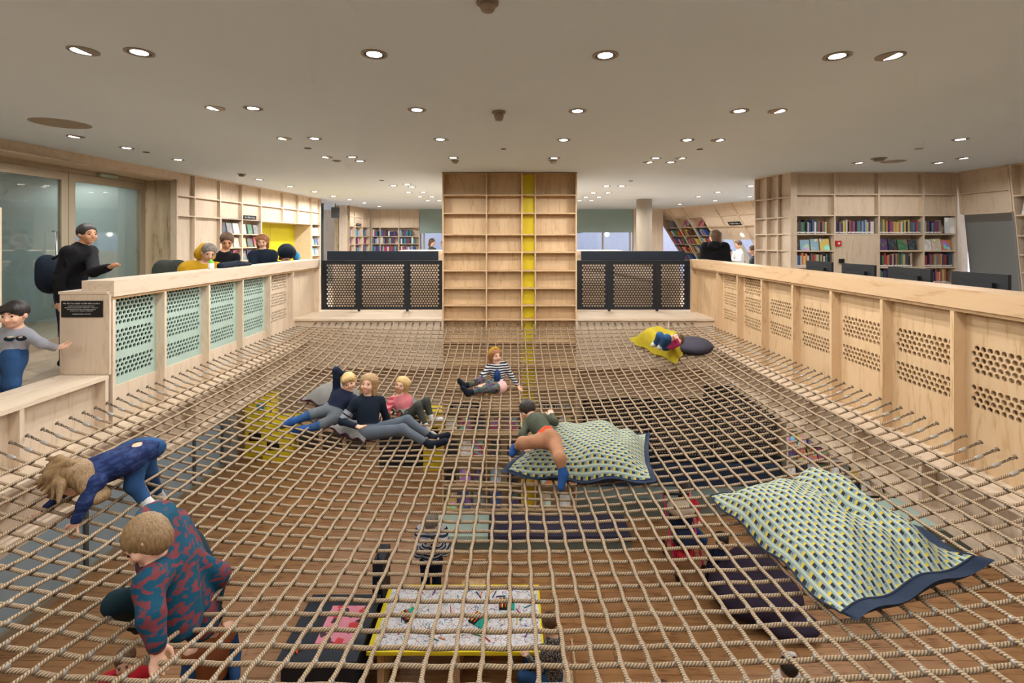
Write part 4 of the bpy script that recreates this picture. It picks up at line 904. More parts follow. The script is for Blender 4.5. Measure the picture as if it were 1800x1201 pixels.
gb, qb, fb = person('blond boy in dark sweatshirt lying back with one arm behind his head', JJ(dict(head=(614, 672, YBy+.08), neck=(606, 690, YBy+.10), pelvis=(586, 726, YBy-.05), shL=(592, 692, YBy+.16), shR=(622, 702, YBy-.02), elL=(591, 651, YBy+.14), elR=(628, 725, YBy-.10), wrL=(606, 660, YBy+.20), wrR=(622, 738, YBy-.1),
    hipL=(580, 720, YBy+.0), hipR=(592, 735, YBy-.14), knL=(547, 729, YBy-.18), knR=(565, 747, YBy-.22), anL=(515, 741, YBy-.3), anR=(536, 755, YBy-.3), toL=(496, 749, YBy-.34), toR=(514, 757, YBy-.34))), .205, (.30, -.92, -.1),
    dict(torso='c_navy2', leg='c_grey_pants', foot='c_sock_blue', shin='c_jeans', cuff=1, names=dict(torso='sweatshirt')), 'fringe', 'hair_blond', up=(-.3, 0, 1))
YCy = at_net(712, 738).y+.12
gc, qc, fc = person('blond girl in pink top and striped scarf sitting behind the teenager', JJ(dict(head=(706, 677, YCy+.05), neck=(704, 698, YCy+.06), pelvis=(714, 733, YCy), shL=(690, 703, YCy+.02), shR=(717, 701, YCy+.1), elL=(681, 722, YCy-.1), elR=(722, 722, YCy+.1), wrL=(674, 738, YCy-.2), wrR=(722, 735, YCy+.05),
    hipL=(714, 735, YCy-.06), hipR=(722, 732, YCy+.08), knL=(735, 714, YCy-.12), knR=(749, 706, YCy+.08), anL=(750, 756, YCy-.2), anR=(759, 739, YCy+.02), toL=(764, 766, YCy-.24), toR=(776, 738, YCy))), .185, (-.25, -.9, .1),
    dict(torso='c_pink', arm='c_pink_stripe', leg='c_dark_green', foot='c_sock_white', cuff=1), 'side', 'hair_blond', up=(.25, 0, 1), hands=False)
YD = at_net(872, 688).y
gd_, qd, fd_ = person('small girl in striped cardigan and flowered leggings sitting in mid net', JJ(dict(head=(871, 626, YD+.1), neck=(873, 641, YD+.1), pelvis=(877, 678, YD+.05), shL=(861, 645, YD+.1), shR=(886, 642, YD+.1), elL=(849, 660, YD-.02), elR=(898, 660, YD+.08), wrL=(846, 671, YD-.12), wrR=(909, 677, YD+.02),
    hipL=(871, 681, YD-.02), hipR=(880, 681, YD-.02), knL=(846, 669, YD-.12), knR=(852, 684, YD-.2), anL=(817, 679, YD-.18), anR=(824, 691, YD-.28), toL=(807, 669, YD-.18), toR=(813, 682, YD-.28))), .195, (.5, -.8, .05),
    dict(torso='c_stripe', leg='c_flower', foot='c_sock_dark', skirt='c_skirt', cuff=1, names=dict(torso='cardigan')), 'bob', 'hair_ginger', up=(0, 0, 1), vox=.009)
mb = MB(); mb.tube([qd(.38*math.cos(a)*1.12, -.1, .1+.46*math.sin(a)) for a in [i*math.pi/10 for i in range(11)]], .022, 8); add('headband', mb.mesh('headband', 'c_yellow', True), gd_)
me_ = sdf_grid([ell(P3(874, 662, YD-.0), ((1, 0, 0), (0, 1, 0), (0, 0, 1)), (.05, .088, .10), 0, .02)], .01, labels=False); V_, F__, _ = nets(me_[0], me_[1], me_[2], .01); add('undershirt', qmesh('undershirt', V_, F__, ['c_blue_top']), gd_)
U_ = lambda px, py, up: ('w', *at_net(px, py, up))
ge, qe, fe = person('boy in olive shirt and tan trousers sprawled over the patterned beanbag', JJ(dict(head=U_(927, 722, .46), neck=U_(938, 738, .44), pelvis=U_(965, 768, .40), shL=U_(929, 746, .38), shR=U_(955, 736, .42), elL=U_(918, 765, .34), elR=U_(975, 742, .34), wrL=U_(922, 778, .30), wrR=U_(970, 730, .32),
    hipL=U_(956, 775, .37), hipR=U_(974, 775, .37), knL=U_(918, 779, .36), knR=U_(984, 806, .33), anL=U_(906, 788, .28), anR=U_(990, 832, .22), toL=U_(900, 798, .24), toR=U_(986, 857, .12))), .19, (-.55, .55, -.45),
    dict(torso='c_olive', leg='c_khaki', foot='c_sock_blue', belt='c_orange', cuff=1, names=dict(torso='shirt')), 'short', 'hair_dark', up=(-.3, .2, 1))
pF = at_net(129, 928); YF = pF.y
gf_, qf, ff_ = person('child with long blond hair crawling in blue denim clothes', JJ(dict(head=(128, 842, YF+.12), neck=(158, 838, YF+.2), pelvis=(242, 792, YF+.55), shL=(165, 852, YF+.12), shR=(170, 826, YF+.38), elL=(149, 884, YF+.04), elR=(120, 860, YF+.5), wrL=(134, 915, YF+.0), wrR=(80, 895, YF+.5),
    hipL=(243, 798, YF+.45), hipR=(255, 790, YF+.7), knL=(235, 852, YF+.38), knR=(262, 830, YF+.75), anL=(262, 890, YF+.38), anR=(280, 875, YF+.9), toL=(276, 908, YF+.30), toR=(272, 892, YF+.8), hdL=('w', -.1, -.2, -1))), .21, (-.72, -.35, -.6),
    dict(torso='c_denim_blue', leg='c_jeans', foot='c_sock_white', cuff=1, names=dict(torso='jacket')), 'long', 'hair_dkblond', up=(-.5, 0, .8), grip=.7)
# loose hair swinging forward
rh = random.Random(4); HP = []
for k_ in range(22):
    t_ = k_/21; e_ = P3(66+rh.uniform(-8, 10)+38*abs(t_-.5)+60*max(0, t_-.6), 812+78*t_+rh.uniform(-5, 5), YF+.30-.36*t_); s_ = qf(rh.uniform(-.28, .28), rh.uniform(-.35, .15), rh.uniform(.25, .45)); m_h = s_*.45+e_*.55+Vector((0, 0, .03))
    HP += [cone(s_, m_h, .034, .026, 0, .012), cone(m_h, e_, .026, .008, 0, .012)]
D_, L_, l_ = sdf_grid(HP, .008, labels=False); V_, F__, _ = nets(D_, L_, l_, .008); add('loose_hair', qmesh('loose_hair', V_, F__, ['hair_dkblond']), gf_)
pG = at_net(278, 1152); YG = pG.y
gg, qg, fg = person('child in teal and red patterned jacket bending down on the net', JJ(dict(head=(254, 950, YG+.22), neck=(268, 985, YG+.26), pelvis=(352, 1015, YG+.62), shL=(262, 1025, YG+.12), shR=(310, 975, YG+.45), elL=(266, 1085, YG+.02), elR=(385, 1010, YG+.55), wrL=(276, 1132, YG-.02), wrR=(375, 1060, YG+.6),
    hipL=(318, 1040, YG+.48), hipR=(358, 1010, YG+.75), knL=(203, 1060, YG+.28), knR=(372, 1085, YG+.75), anL=(236, 1092, YG+.62), anR=(352, 1090, YG+1.0), toL=(243, 1104, YG+.74), toR=(345, 1108, YG+1.05), hdL=('w', .25, -.3, -1))), .215, (-.45, -.55, -.75),
    dict(torso='c_teal_red', leg='c_dark_teal', foot='c_sock_dark', cuff=1, names=dict(torso='jacket')), 'full', 'hair_dkblond', up=(-.4, .3, .8), puff=.018, grip=.8)
person('child in blue jeans lying in the yellow beanbag with a book', JJ(dict(head=U_(1190, 597, .40), neck=U_(1184, 600, .36), pelvis=U_(1166, 606, .34), shL=U_(1180, 606, .34), shR=U_(1186, 599, .34), elL=U_(1176, 608, .36), elR=U_(1190, 603, .36), wrL=U_(1180, 598, .46), wrR=U_(1186, 596, .46),
    hipL=U_(1168, 607, .34), hipR=U_(1164, 604, .34), knL=U_(1172, 594, .52), knR=U_(1160, 590, .52), anL=U_(1164, 609, .34), anR=U_(1152, 604, .34), toL=U_(1158, 611, .33), toR=U_(1147, 607, .33))), .2, (-.6, -.3, .6), dict(torso='c_magenta', leg='c_jeans', foot='c_sock_white'), 'short', 'hair_brown', vox=.014, hands=False)
SHIRT_PRINT = 1
# ------------------------------------------------------------------ upper floor, left
J, fc_ = stand(-5.52, 6.05, 0, 1.80, 1.75, .22); J['elR'] = P3(165, 478, 5.85); J['wrR'] = P3(192, 470, 5.7)
gw, qw, _ = person('man in black striding past the glass doors with a dark bag', J, .245, (.95, -.3, -.05), dict(torso='c_black', leg='c_navy2', foot='c_black', arm='c_black', names=dict(torso='jacket', foot='shoe')), 'short', 'hair_dark', 'skin_tan', vox=.013, puff=.02)
def blob(name, prims, m, vox=.015, parent=None, label=None, cat=None, sm=1):
    D_, L_, l_ = sdf_grid(prims, vox, labels=False); V_, F__, _ = nets(D_, L_, l_, vox); V_ = smooth_v(V_, F__, sm)
    me = qmesh(name, V_, F__, [m]); return add(name, me, parent) if parent else add(name, me, None, label=label, cat=cat)
XYZ = ((1, 0, 0), (0, 1, 0), (0, 0, 1))
blob('shirt_print', [ell(P3(611, 707, YBy-.03), ((1, .5, 0), (-.5, 1, 0), (0, 0, 1)), (.05, .03, .045), 0, .01)], 'c_white', .008, gb)
pk = thing('backpack', 'dark backpack hanging on the striding man', 'bag', P3(88, 498, 6.0)); blob('cloth_body', [ell(P3(93, 480, 6.05), ((1, 0, .5), (0, 1, 0), (-.5, 0, 1)), (.13, .17, .25), 0, .05), ell(P3(90, 494, 6.05), XYZ, (.125, .16, .16), 0, .08)], 'c_navy', .014, pk)
mb = MB(); mb.tube([P3(93, 455, 5.9), P3(108, 447, 5.82), P3(118, 462, 5.8), P3(106, 500, 5.86)], .017, 6); add('strap', mb.mesh('strap', 'c_black', True), pk)
J, fc_ = stand(-4.58, 4.42, .0, 1.06, -.25); J.update(elR=P3(74, 604, 4.45), wrR=P3(97, 612, 4.58), head=P3(25, 553, 4.38), neck=P3(25, 577, 4.43), shL=P3(4, 589, 4.45), shR=P3(46, 588, 4.45), pelvis=P3(22, 640, 4.45), elL=P3(-16, 612, 4.4), wrL=P3(-22, 635, 4.3), hdR=('x',))
J['hdR'] = Vector((1, .2, .1))
gj, qj, _ = person('small boy in grey printed sweatshirt and jeans by the bench', J, .225, (.22, -.95, -.16), dict(torso='c_grey_sweat', leg='c_jeans', foot='c_navy', names=dict(torso='sweatshirt', foot='shoe')), 'fringe', 'hair_dark', 'skin', vox=.0085)
# print on the sweatshirt: three rounded patches lying on the chest
for nm, px, py, ax_, m_ in (('print_patch', 16, 596, (.05, .018, .022), 'c_dark_teal'), ('print_patch', 37, 595, (.05, .018, .024), 'c_navy'), ('print_star', 18, 593, (.028, .021, .010), 'c_beige'), ('print_star', 38, 593, (.028, .021, .012), 'c_beige')):
    blob(nm, [ell(P3(px, py, 4.325), XYZ, ax_, 0, .01)], m_, .006, gj)
def leaner(label, px, py, X, hh, face, wear, hair, hm, top, **kw):
    Y = F*X/(px-CX); H = 1.68; J, _ = stand(X-.22, Y+.02, 0, H, .9, .0); hd = P3(px, py, Y); J['head'] = hd; d = Vector(face); no_ = kw.pop('noff', -.12); nk = hd+Vector((no_, .03, -.20)); J['neck'] = nk
    sw = kw.pop('sw', .17); J['shL'] = nk+Vector((-sw*.75, -sw*.55, -.05)); J['shR'] = nk+Vector((sw*.75, sw*.55, -.05)); J['pelvis'] = Vector((nk.x+(no_ if no_ > -.1 else -.22), nk.y+.1, .93))
    J['elL'] = J['shL']+Vector((.06, -.12, -.26)); J['elR'] = J['shR']+Vector((.1, .0, -.26)); J['wrL'] = J['elL']+Vector((.2, .03, -.0)); J['wrR'] = J['elR']+Vector((.14, -.05, .0))
    for k_ in ('elL', 'elR', 'wrL', 'wrR'): J[k_].x = min(J[k_].x, -4.42 if k_[0] == 'e' else -4.50)
    for s, o_ in (('L', -.09), ('R', .09)): J['hip'+s] = J['pelvis']+Vector((o_*.5, o_, -.05))
    return person(label, J, hh, face, wear, hair, hm, **kw)
gy, qy, fy_ = leaner('grey-haired person in mustard puffer jacket leaning over the left balustrade', 367, 444, -4.40, .235, (.62, -.62, -.45), dict(torso='c_yellow', leg='c_navy2', foot='c_black', names=dict(torso='puffer_jacket', foot='shoe')), 'short', 'hair_grey', 1.2, vox=.011, puff=.05, sw=.19, up=(.2, 0, 1)); glasses(gy, qy, .235)
blob('hood', [ell(qy(-.1, -.62, -.30), ((1, -1, 0), (1, 1, .3), (0, 0, 1)), (.13, .11, .14), 0, .04), ell(qy(.25, -.45, -.38), XYZ, (.09, .09, .10), 0, .04)], 'c_yellow', .012, gy)
gm, qm, _ = leaner('man in black jumper and glasses looking down over the left balustrade', 399, 424, -4.5, .245, (.45, -.75, -.5), dict(torso='c_black', leg='c_navy2', foot='c_black', names=dict(torso='jumper', foot='shoe')), 'short', 'hair_brown', 1.2, vox=.011, skin='skin_tan', noff=-.06); glasses(gm, qm, .245)
gn, qn, _ = leaner('woman in navy puffer jacket and magenta top behind the left balustrade', 461, 424, -4.55, .235, (.3, -.85, -.4), dict(torso='c_navy', leg='c_jeans', foot='c_black', names=dict(torso='puffer_jacket', foot='shoe')), 'bob', 'hair_ginger', 1.2, vox=.011, puff=.03, noff=-.0)
blob('inner_top', [ell(qn(0, .26, -1.15), XYZ, (.05, .06, .17), 0, .02)], 'c_magenta', .012, gn)
go, qo, _ = leaner('person bowing low in dark hood with blue lining beyond the balustrade', 504, 451, -4.62, .235, (.5, -.4, -.85), dict(torso='c_navy', leg='c_black', foot='c_black', names=dict(torso='coat', foot='shoe')), 'bob', 'hair_brown', 1.1, vox=.012, puff=.04)
blob('hood', [ell(qo(-.05, -.25, .25), XYZ, (.17, .16, .13), 0, .04), ell(qo(-.2, -.6, -.1), XYZ, (.17, .17, .17), 0, .06)], 'c_navy', .014, go); blob('hood_lining', [ell(W(521, 451, 10.2), XYZ, (.07, .08, .10), 0, .04)], 'c_cyan', .012, go)
# ------------------------------------------------------------------ upper floor, right and far
J, fc_ = stand(4.28, 10.15, 0, 1.80, 2.9); gq, qq, _ = person('woman seen from behind in black hooded jacket beyond the right balustrade', J, .255, (-.35, .9, -.1), dict(torso='c_black', leg='c_black', foot='c_black', names=dict(torso='jacket', foot='shoe')), 'bob', 'hair_brown', vox=.014, puff=.035, hands=False)
blob('hood', [ell(W(1256, 432, 10.0), XYZ, (.15, .1, .10), 0, .04)], 'c_black', .014, gq)
def sitter(label, px, py, Y, face, wear, hair, hm, seat=.45, hh=.235, vox=.02, legd=None, **kw):
    hd = P3(px, py, Y); f = Vector((face[0], face[1], 0)).normalized(); s = Vector((-f.y, f.x, 0)); p = Vector((hd.x, hd.y, hd.z-.72*hh/.235))-f*.06; l = Vector(legd).normalized() if legd else f; H = hh/.235
    J = dict(head=hd, neck=hd-f*.05+Vector((0, 0, -.19*H)), pelvis=p, shL=hd-s*.16*H+Vector((0, 0, -.25*H)), shR=hd+s*.16*H+Vector((0, 0, -.25*H)), elL=hd-s*.19*H+f*.06+Vector((0, 0, -.48*H)), elR=hd+s*.19*H+f*.06+Vector((0, 0, -.48*H)), wrL=hd-s*.07*H+f*.26*H+Vector((0, 0, -.46*H)), wrR=hd+s*.07*H+f*.26*H+Vector((0, 0, -.46*H)))
    for S, o_ in (('L', -.1), ('R', .1)): J['hip'+S] = p+s*o_*H; J['kn'+S] = p+s*o_*H*1.1+l*.40*H+Vector((0, 0, .02)); J['an'+S] = J['kn'+S]+Vector((0, 0, -.36*H)); J['to'+S] = J['an'+S]+l*.15*H+Vector((0, 0, -.03))
    return person(label, J, hh, face, wear, hair, hm, vox=vox, **kw)
W1 = dict(torso='c_white', leg='c_grey_sweat', foot='c_black', names=dict(foot='shoe')); W2 = dict(torso='c_pattern_dark', leg='c_navy2', foot='c_black', names=dict(foot='shoe')); W3 = dict(torso='c_black', leg='c_black', foot='c_black', names=dict(foot='shoe')); W4 = dict(torso='c_olive', leg='c_navy2', foot='c_black', names=dict(foot='shoe'))
sitter('person in white shirt seen in profile sitting in the far reading niche', 1297, 430, 14.6, (-1, -.15, -.25), W1, 'short', 'hair_brown', hands=False); sitter('dark-haired person sitting left of the profile reader in the niche', 1281, 444, 15.0, (.6, -.6, -.3), W3, 'bob', 'hair_dark', hands=False)
sitter('child in dark patterned top beside the right plywood return wall', 1323, 440, 10.5, (-.7, .3, -.2), W2, 'short', 'hair_brown', hh=.2, hands=False)
sitter('brown-haired person reading at the far window left of the pillar', 760, 426, 18.5, (.8, -.3, -.3), W4, 'bob', 'hair_brown', hh=.26, hands=False); sitter('grey-clad person half hidden behind the pillar edge at the far window', 779, 429, 19.8, (-.8, -.3, -.2), dict(torso='c_grey_pants', leg='c_navy2', foot='c_black', names=dict(foot='shoe')), 'short', 'hair_grey', hh=.26, hands=False)
# ------------------------------------------------------------------ lower storey
J, fc_ = stand(-1.16, 7.05, Z_LOW, 1.42, 0); J['wrL'] = P3(752, 957, 6.72); J['wrR'] = P3(768, 957, 6.72); J['elL'] = P3(736, 972, 6.9); J['elR'] = P3(783, 968, 6.9); J['head'] = J['head']+Vector((0, -.05, -.02))
gs, qs, _ = person('person in striped jumper standing by the drawing table below the net', J, .23, (.1, -.75, -.7), dict(torso='c_navy_stripe', leg='c_navy2', foot='c_black', names=dict(torso='jumper', foot='shoe')), 'bob', 'hair_grey', vox=.011, puff=.03)
mb = MB(); mb.box(-.035, .035, -.005, .005, -.06, .06); add('phone', mb.mesh('phone', 'black'), None, P3(762, 948, 6.62), rot=(.5, 0, 0), label='black phone held by the person in the striped jumper', cat='phone')
sitter('child in leopard-print top seated at the drawing table', 965, 1096, 5.55, (-.8, .3, -.4), dict(torso='c_leopard', leg='c_jeans', foot='c_navy', names=dict(foot='shoe')), 'short', 'hair_brown', hh=.205, vox=.011)
J, fc_ = stand(2.82, 4.95, Z_LOW, 1.12, .3); gu, qu, _ = person('child in white top with a white bow below the net at the bottom right', J, .205, (.3, .8, -.2), dict(torso='c_white', leg='c_navy2', foot='c_black', names=dict(foot='shoe')), 'buns', 'hair_dark', 'skin_tan', vox=.011, hands=False)
blob('hair_bow', [ell(qu(-.1, -.1, .62), XYZ, (.05, .03, .025), 0, .01), ell(qu(.15, -.1, .66), XYZ, (.045, .03, .025), 0, .01)], 'c_white', .008, gu)
J, fc_ = stand(-3.78, 4.75, Z_LOW, 1.38, .4); person('child in red top and trousers walking below the net at the lower left', J, .21, (.4, -.8, -.2), dict(torso='c_red', leg='c_red', foot='c_navy', names=dict(foot='shoe')), 'short', 'hair_brown', vox=.013, hands=False, puff=.02)
J, fc_ = stand(-3.1, 5.0, Z_LOW, 1.55, .9); J['wrR'] = J['wrR']+Vector((.05, -.1, .1)); person('person in rust-brown coat and blue trousers below the net near the lower left', J, .225, (.7, .5, -.2), dict(torso='c_brown', arm='c_jeans', leg='c_navy2', foot='c_black', names=dict(torso='coat', foot='shoe')), 'short', 'hair_brown', vox=.013, hands=False, puff=.03)
sitter('dark-haired woman in red sitting behind the pushchair', 1208, 862, 8.9, (.2, -.9, -.4), dict(torso='c_red', leg='c_jeans', foot='c_black', names=dict(foot='shoe')), 'long', 'hair_dark', hands=False, vox=.014)
sitter('dark-haired child in burgundy beside the dark beanbag', 1268, 950, 7.7, (-.5, -.8, -.3), dict(torso='c_navy2', leg='c_jeans', foot='c_black', names=dict(foot='shoe')), 'bob', 'hair_dark', hh=.21, hands=False, vox=.014)
J, fc_ = stand(1.50, 4.75, Z_LOW, 1.02, .3); person('child with brown hair cut off by the bottom edge below the net', J, .2, (.3, -.8, -.2), dict(torso='c_blue_top', leg='c_navy2', foot='c_black', names=dict(foot='shoe')), 'short', 'hair_brown', vox=.016, hands=False)
# ================================================================== BOOKS
PAL = [('red', (186, 44, 48)), ('orange', (222, 118, 44)), ('yellow', (226, 196, 62)), ('green', (58, 130, 84)), ('teal', (46, 134, 150)), ('blue', (48, 88, 156)), ('navy', (38, 46, 84)), ('purple', (96, 58, 122)), ('magenta', (176, 54, 112)), ('white', (224, 220, 212)), ('grey', (128, 128, 132)), ('black', (30, 30, 34)), ('brown', (112, 76, 54)), ('pale blue', (132, 178, 204)), ('cream', (222, 204, 168))]
def unit_book(face):
    v = []; f = []; mi = []
    def quad(p, m): k = len(v); v.extend(p); f.append((k, k+1, k+2, k+3)); mi.append(m)
    if face: quad([(0, 0, 0), (1, 0, 0), (1, 0, 1), (0, 0, 1)], 0)
    else:
        quad([(0, 0, 0), (1, 0, 0), (1, 0, .04), (0, 0, .04)], 0); quad([(0, 0, .04), (1, 0, .04), (1, 0, .15), (0, 0, .15)], 1); quad([(0, 0, .15), (1, 0, .15), (1, 0, 1), (0, 0, 1)], 0)
    quad([(1, 1, 0), (0, 1, 0), (0, 1, 1), (1, 1, 1)], 0); quad([(0, 1, 0), (0, 0, 0), (0, 0, 1), (0, 1, 1)], 0); quad([(1, 0, 0), (1, 1, 0), (1, 1, 1), (1, 0, 1)], 0); quad([(0, 0, 1), (1, 0, 1), (1, 1, 1), (0, 1, 1)], 1); quad([(0, 1, 0), (1, 1, 0), (1, 0, 0), (0, 0, 0)], 1)
    return mk('book', v, f, ['cover' if face else 'book', 'white'], mi=mi)
BK, FO = unit_book(False), unit_book(True)
rb_ = random.Random(5)
def yaw_of(P): a, b = Vector(P(0, 0, 1)), Vector(P(1, 0, 1)); return math.atan2((b-a).y, (b-a).x)
def spines(P, cell, fill, where, grp, h=(.2, .265), w=(.022, .042), pal=None, d0=.03):
    i, j, a, b, z0, z1 = cell; u = a+.012; k = 0; end = a+(b-a)*fill; y = yaw_of(P)
    while u < end-.03 and k < 30:
        ww = min(rb_.uniform(*w), end-u); hh = min(rb_.uniform(*h), (z1-z0)-.02); nm, c = rb_.choice(pal or PAL)
        s = rb_.uniform(.6, 1.05); lc = rgb(c); gy_ = sum(lc)/3; col = tuple(min(1, (x*.72+gy_*.28)*s) for x in lc)
        add('book', BK, None, P(u, d0+rb_.uniform(0, .012), z0+.0005), rot=(0, 0, y), scale=(ww-.002, .16, hh), label=f'{nm} book {ord_[k]} from left, {where}', cat='book', group=grp, color=col); u += ww; k += 1
JOIN = {}
for nm, c in PAL: plain('jb_'+nm.replace(' ', '_'), c, .5)
def spines_joined(P, cell, fill, mbx, h, w, pal, d0=.03):
    i, j, a, b, z0, z1 = cell; u = a+.012; end = a+(b-a)*fill; nms = [p[0] for p in PAL]
    while u < end-.03:
        ww = min(rb_.uniform(*w), end-u); hh = min(rb_.uniform(*h), (z1-z0)-.02); nm, c = rb_.choice(pal); mbx.box(u, u+ww-.004, d0, d0+.16, z0, z0+hh, nms.index(nm), P); u += ww
def joined_done(mbx, label):
    add('far_books', mbx.mesh('far_books', ['jb_'+p[0].replace(' ', '_') for p in PAL]), None, kind='stuff', label=label, cat='books')
def faceouts(P, cell, n, where, grp, h=.24, w=.18, pal=None, fill=1.0, d0=.04, tilt=.18):
    i, j, a, b, z0, z1 = cell; st = (b-a)*fill/n; y = yaw_of(P); hh0 = min(h, z1-z0-.03)
    for k in range(n):
        ww = min(w*rb_.uniform(.85, 1.1), st*.94); hh = hh0*rb_.uniform(.86, 1.0); nm, c = rb_.choice(pal or PAL); q = Vector(P(a+st*k+(st-ww)/2, d0, z0+.004))
        add('picture_book', FO, None, q, rot=(-tilt, 0, y), scale=(ww, .022, hh), label=f'{nm} picture book {ord_[k]} from left, {where}', cat='book', group=grp, color=tuple(x*.75+sum(rgb(c))/3*.2 for x in rgb(c)))
rowR = {2: 'top shelf', 3: 'second shelf', 4: 'third shelf', 5: 'fourth shelf'}
for c in ropen:
    i, j = c[0], c[1]
    if j > 5: continue
    wh = f'{rowR[j]}, {ord_[i]} bay of the right bookcase'; g = 'books in the right bookcase'
    if j == 3:
        faceouts(PR, (i, j, c[2], c[2]+(c[3]-c[2])*.95, c[4], c[5]), 4 if i != 3 else 3, wh, g, .23, .17, d0=.05)
    elif j == 2 and i == 3:
        spines(PR, c, .6, wh, g); add('picture_book', FO, None, PR(c[2]+.42, .03, c[4]+.005), rot=(-.05, 0, 0), scale=(.2, .02, .30), label='large white and teal picture book at the top right of the bookcase', cat='book', color=rgb((222, 228, 228)))
    elif j == 5 and i == 0: continue
    else: spines(PR, c, {0: .88, 1: .95, 2: .97, 3: .85}[i] if j != 4 else (.95 if i != 2 else .8), wh, g)
for c in lo1:
    if c[1] < 3: faceouts(PL, c, 3, f"{['top', 'middle', 'bottom'][c[1]]} shelf, {['near', 'far'][c[0]]} bay of the magazine case", 'magazines on the left bookcase', .24, .2)
for c in lo2:
    if c[1] < 3: faceouts(PL, c, 2, f"{['top', 'middle', 'bottom'][c[1]]} shelf by the yellow alcove", 'books by the yellow alcove', .24, .2, [('pale blue', (132, 178, 204)), ('blue', (60, 110, 180)), ('white', (220, 220, 220))])
cool = [p for p in PAL if p[0] in ('navy', 'blue', 'grey', 'purple', 'pale blue', 'white', 'magenta', 'teal', 'brown')]
mj = MB()
for c in bopen:
    if c[1] < 5: spines_joined(PB, c, .95 if c[0] == 0 else rb_.uniform(.55, .95), mj, (.2, .28), (.05, .09), cool)
joined_done(mj, 'rows of small books in the far bookcase left of the mint wall'); mj = MB()
for c in b2open:
    if c[1] < 5: spines_joined(PB2, c, .6, mj, (.2, .28), (.05, .09), cool)
joined_done(mj, 'rows of small books in the far side bookcase'); mj = MB()
for c in lnopen:
    if c[1] == 1: faceouts(PLn, c, 1, f'top shelf, {ord_[c[0]]} bay of the leaning case', 'books in the leaning bookcase', .26, .3)
    elif c[1] < 6: spines_joined(PLn, c, rb_.uniform(.6, .9), mj, (.18, .26), (.045, .08), PAL)
joined_done(mj, 'rows of small books in the leaning bookcase by the column')
for c in rs_open:
    if c[1] < 7 and c[0] == 0: faceouts(PW, c, 3, f'{ord_[c[1]-1]} shelf of the case at the right edge', 'picture books at the right edge', .25, .2)
for c in popen:
    if c[1] < 16: faceouts(PP, c, 3 if c[0] == 0 else 2, f"{ord_[c[1]-12]} shelf, {['left', 'middle', '', 'right'][c[0]]} bay under the net", 'picture books on the pillar below the net', .30, .2, d0=.06)
# ================================================================== UPPER FLOOR OBJECTS
dk_ = thing('desk', 'long plywood computer desk behind the right balustrade', 'desk', (4.75, 5.8, 0)); box('top', 4.32, 5.15, 3.6, 8.2, .70, .735, 'ply_y', dk_)
for y in (3.7, 5.2, 6.7, 8.1): box('leg', 4.4, 5.1, y-.02, y+.02, 0, .70, 'ply_z', dk_)
for n, (y0, y1) in enumerate(((6.87, 7.46), (6.06, 6.66), (5.25, 5.84), (4.43, 5.0))):
    yc = (y0+y1)/2; t = thing('monitor', ['black monitor farthest from the viewer on the desk', 'black monitor in front of the cupboard door with the red alarm', 'black monitor second nearest on the right desk', 'black monitor nearest the viewer at the right'][n], 'monitor', (4.6, yc, .735), 'computer monitors on the right desk')
    box('screen', 4.555, 4.585, y0, y1, .925, 1.275, 'monitor', t); box('back_bulge', 4.52, 4.555, yc-.17, yc+.15, .96, 1.19, 'monitor', t); box('arm', 4.47, 4.52, yc-.03, yc+.03, .75, 1.12, 'black', t); box('foot', 4.45, 4.68, yc-.12, yc+.12, .735, .75, 'black', t)
    mb = MB(); mb.tube([(4.5, yc-.02, 1.02), (4.47, yc-.06, .98), (4.48, yc-.10, 1.04)], .01, 6); add('cable', mb.mesh('cable', 'black', True), t)
al_ = thing('fire_alarm', 'small square red fire alarm on the right bookcase', 'alarm', PR(rus[1]+.04, 0, 1.45)); box('housing', rus[1]+.0, rus[1]+.10, -.035, .0, 1.475, 1.575, 'red', al_, PR); box('glass_plate', rus[1]+.03, rus[1]+.07, -.038, -.035, 1.505, 1.545, 'white', al_, PR)
box('wall_socket', rus[1]+.07, rus[1]+.16, -.03, -.002, 1.155, 1.235, 'black', None, PR, label='small black socket box on the cupboard door', cat='socket')
ch = thing('armchair', 'dark grey-green chair back behind the person in mustard', 'chair', (-4.95, 7.25, 0))
blob('backrest', [cone((-5.24, 7.25, .35), (-5.24, 7.3, 1.12), .24, .18, 0, .1, sq=(0, 1, 0), sqf=.35), cone((-5.02, 7.25, .35), (-5.02, 7.3, 1.14), .22, .16, 0, .1, sq=(0, 1, 0), sqf=.35)], 'c_dark_green', .018, ch); blob('seat', [ell((-5.1, 7.0, .42), XYZ, (.32, .3, .1), 0, .03)], 'c_dark_green', .02, ch)
for dx in (-.22, .22):
    for dy in (-.2, .2): box('leg', -5.1+dx-.02, -5.1+dx+.02, 7.0+dy-.02, 7.0+dy+.02, 0, .36, 'steel_black', ch)
def lathe_thing(name, label, cat, p, parts):
    t = thing(name, label, cat, p)
    for nm, prof, m in parts: mb = MB(); mb.lathe(prof, 16); add(nm, mb.mesh(nm, m, True), t, p)
lathe_thing('drinking_bottle', 'white drinking bottle with lime green cap on the left balustrade', 'bottle', Vector((-4.14, F*4.14/(898-371), ZT)), [('body', [(0, 0), (.036, 0), (.038, .02), (.038, .075), (.03, .085)], 'white'), ('cap', [(.032, .082), (.034, .088), (.034, .105), (.016, .115), (.014, .135), (0, .137)], 'c_lime')]) if plain('c_lime', (120, 200, 60), .4) else None
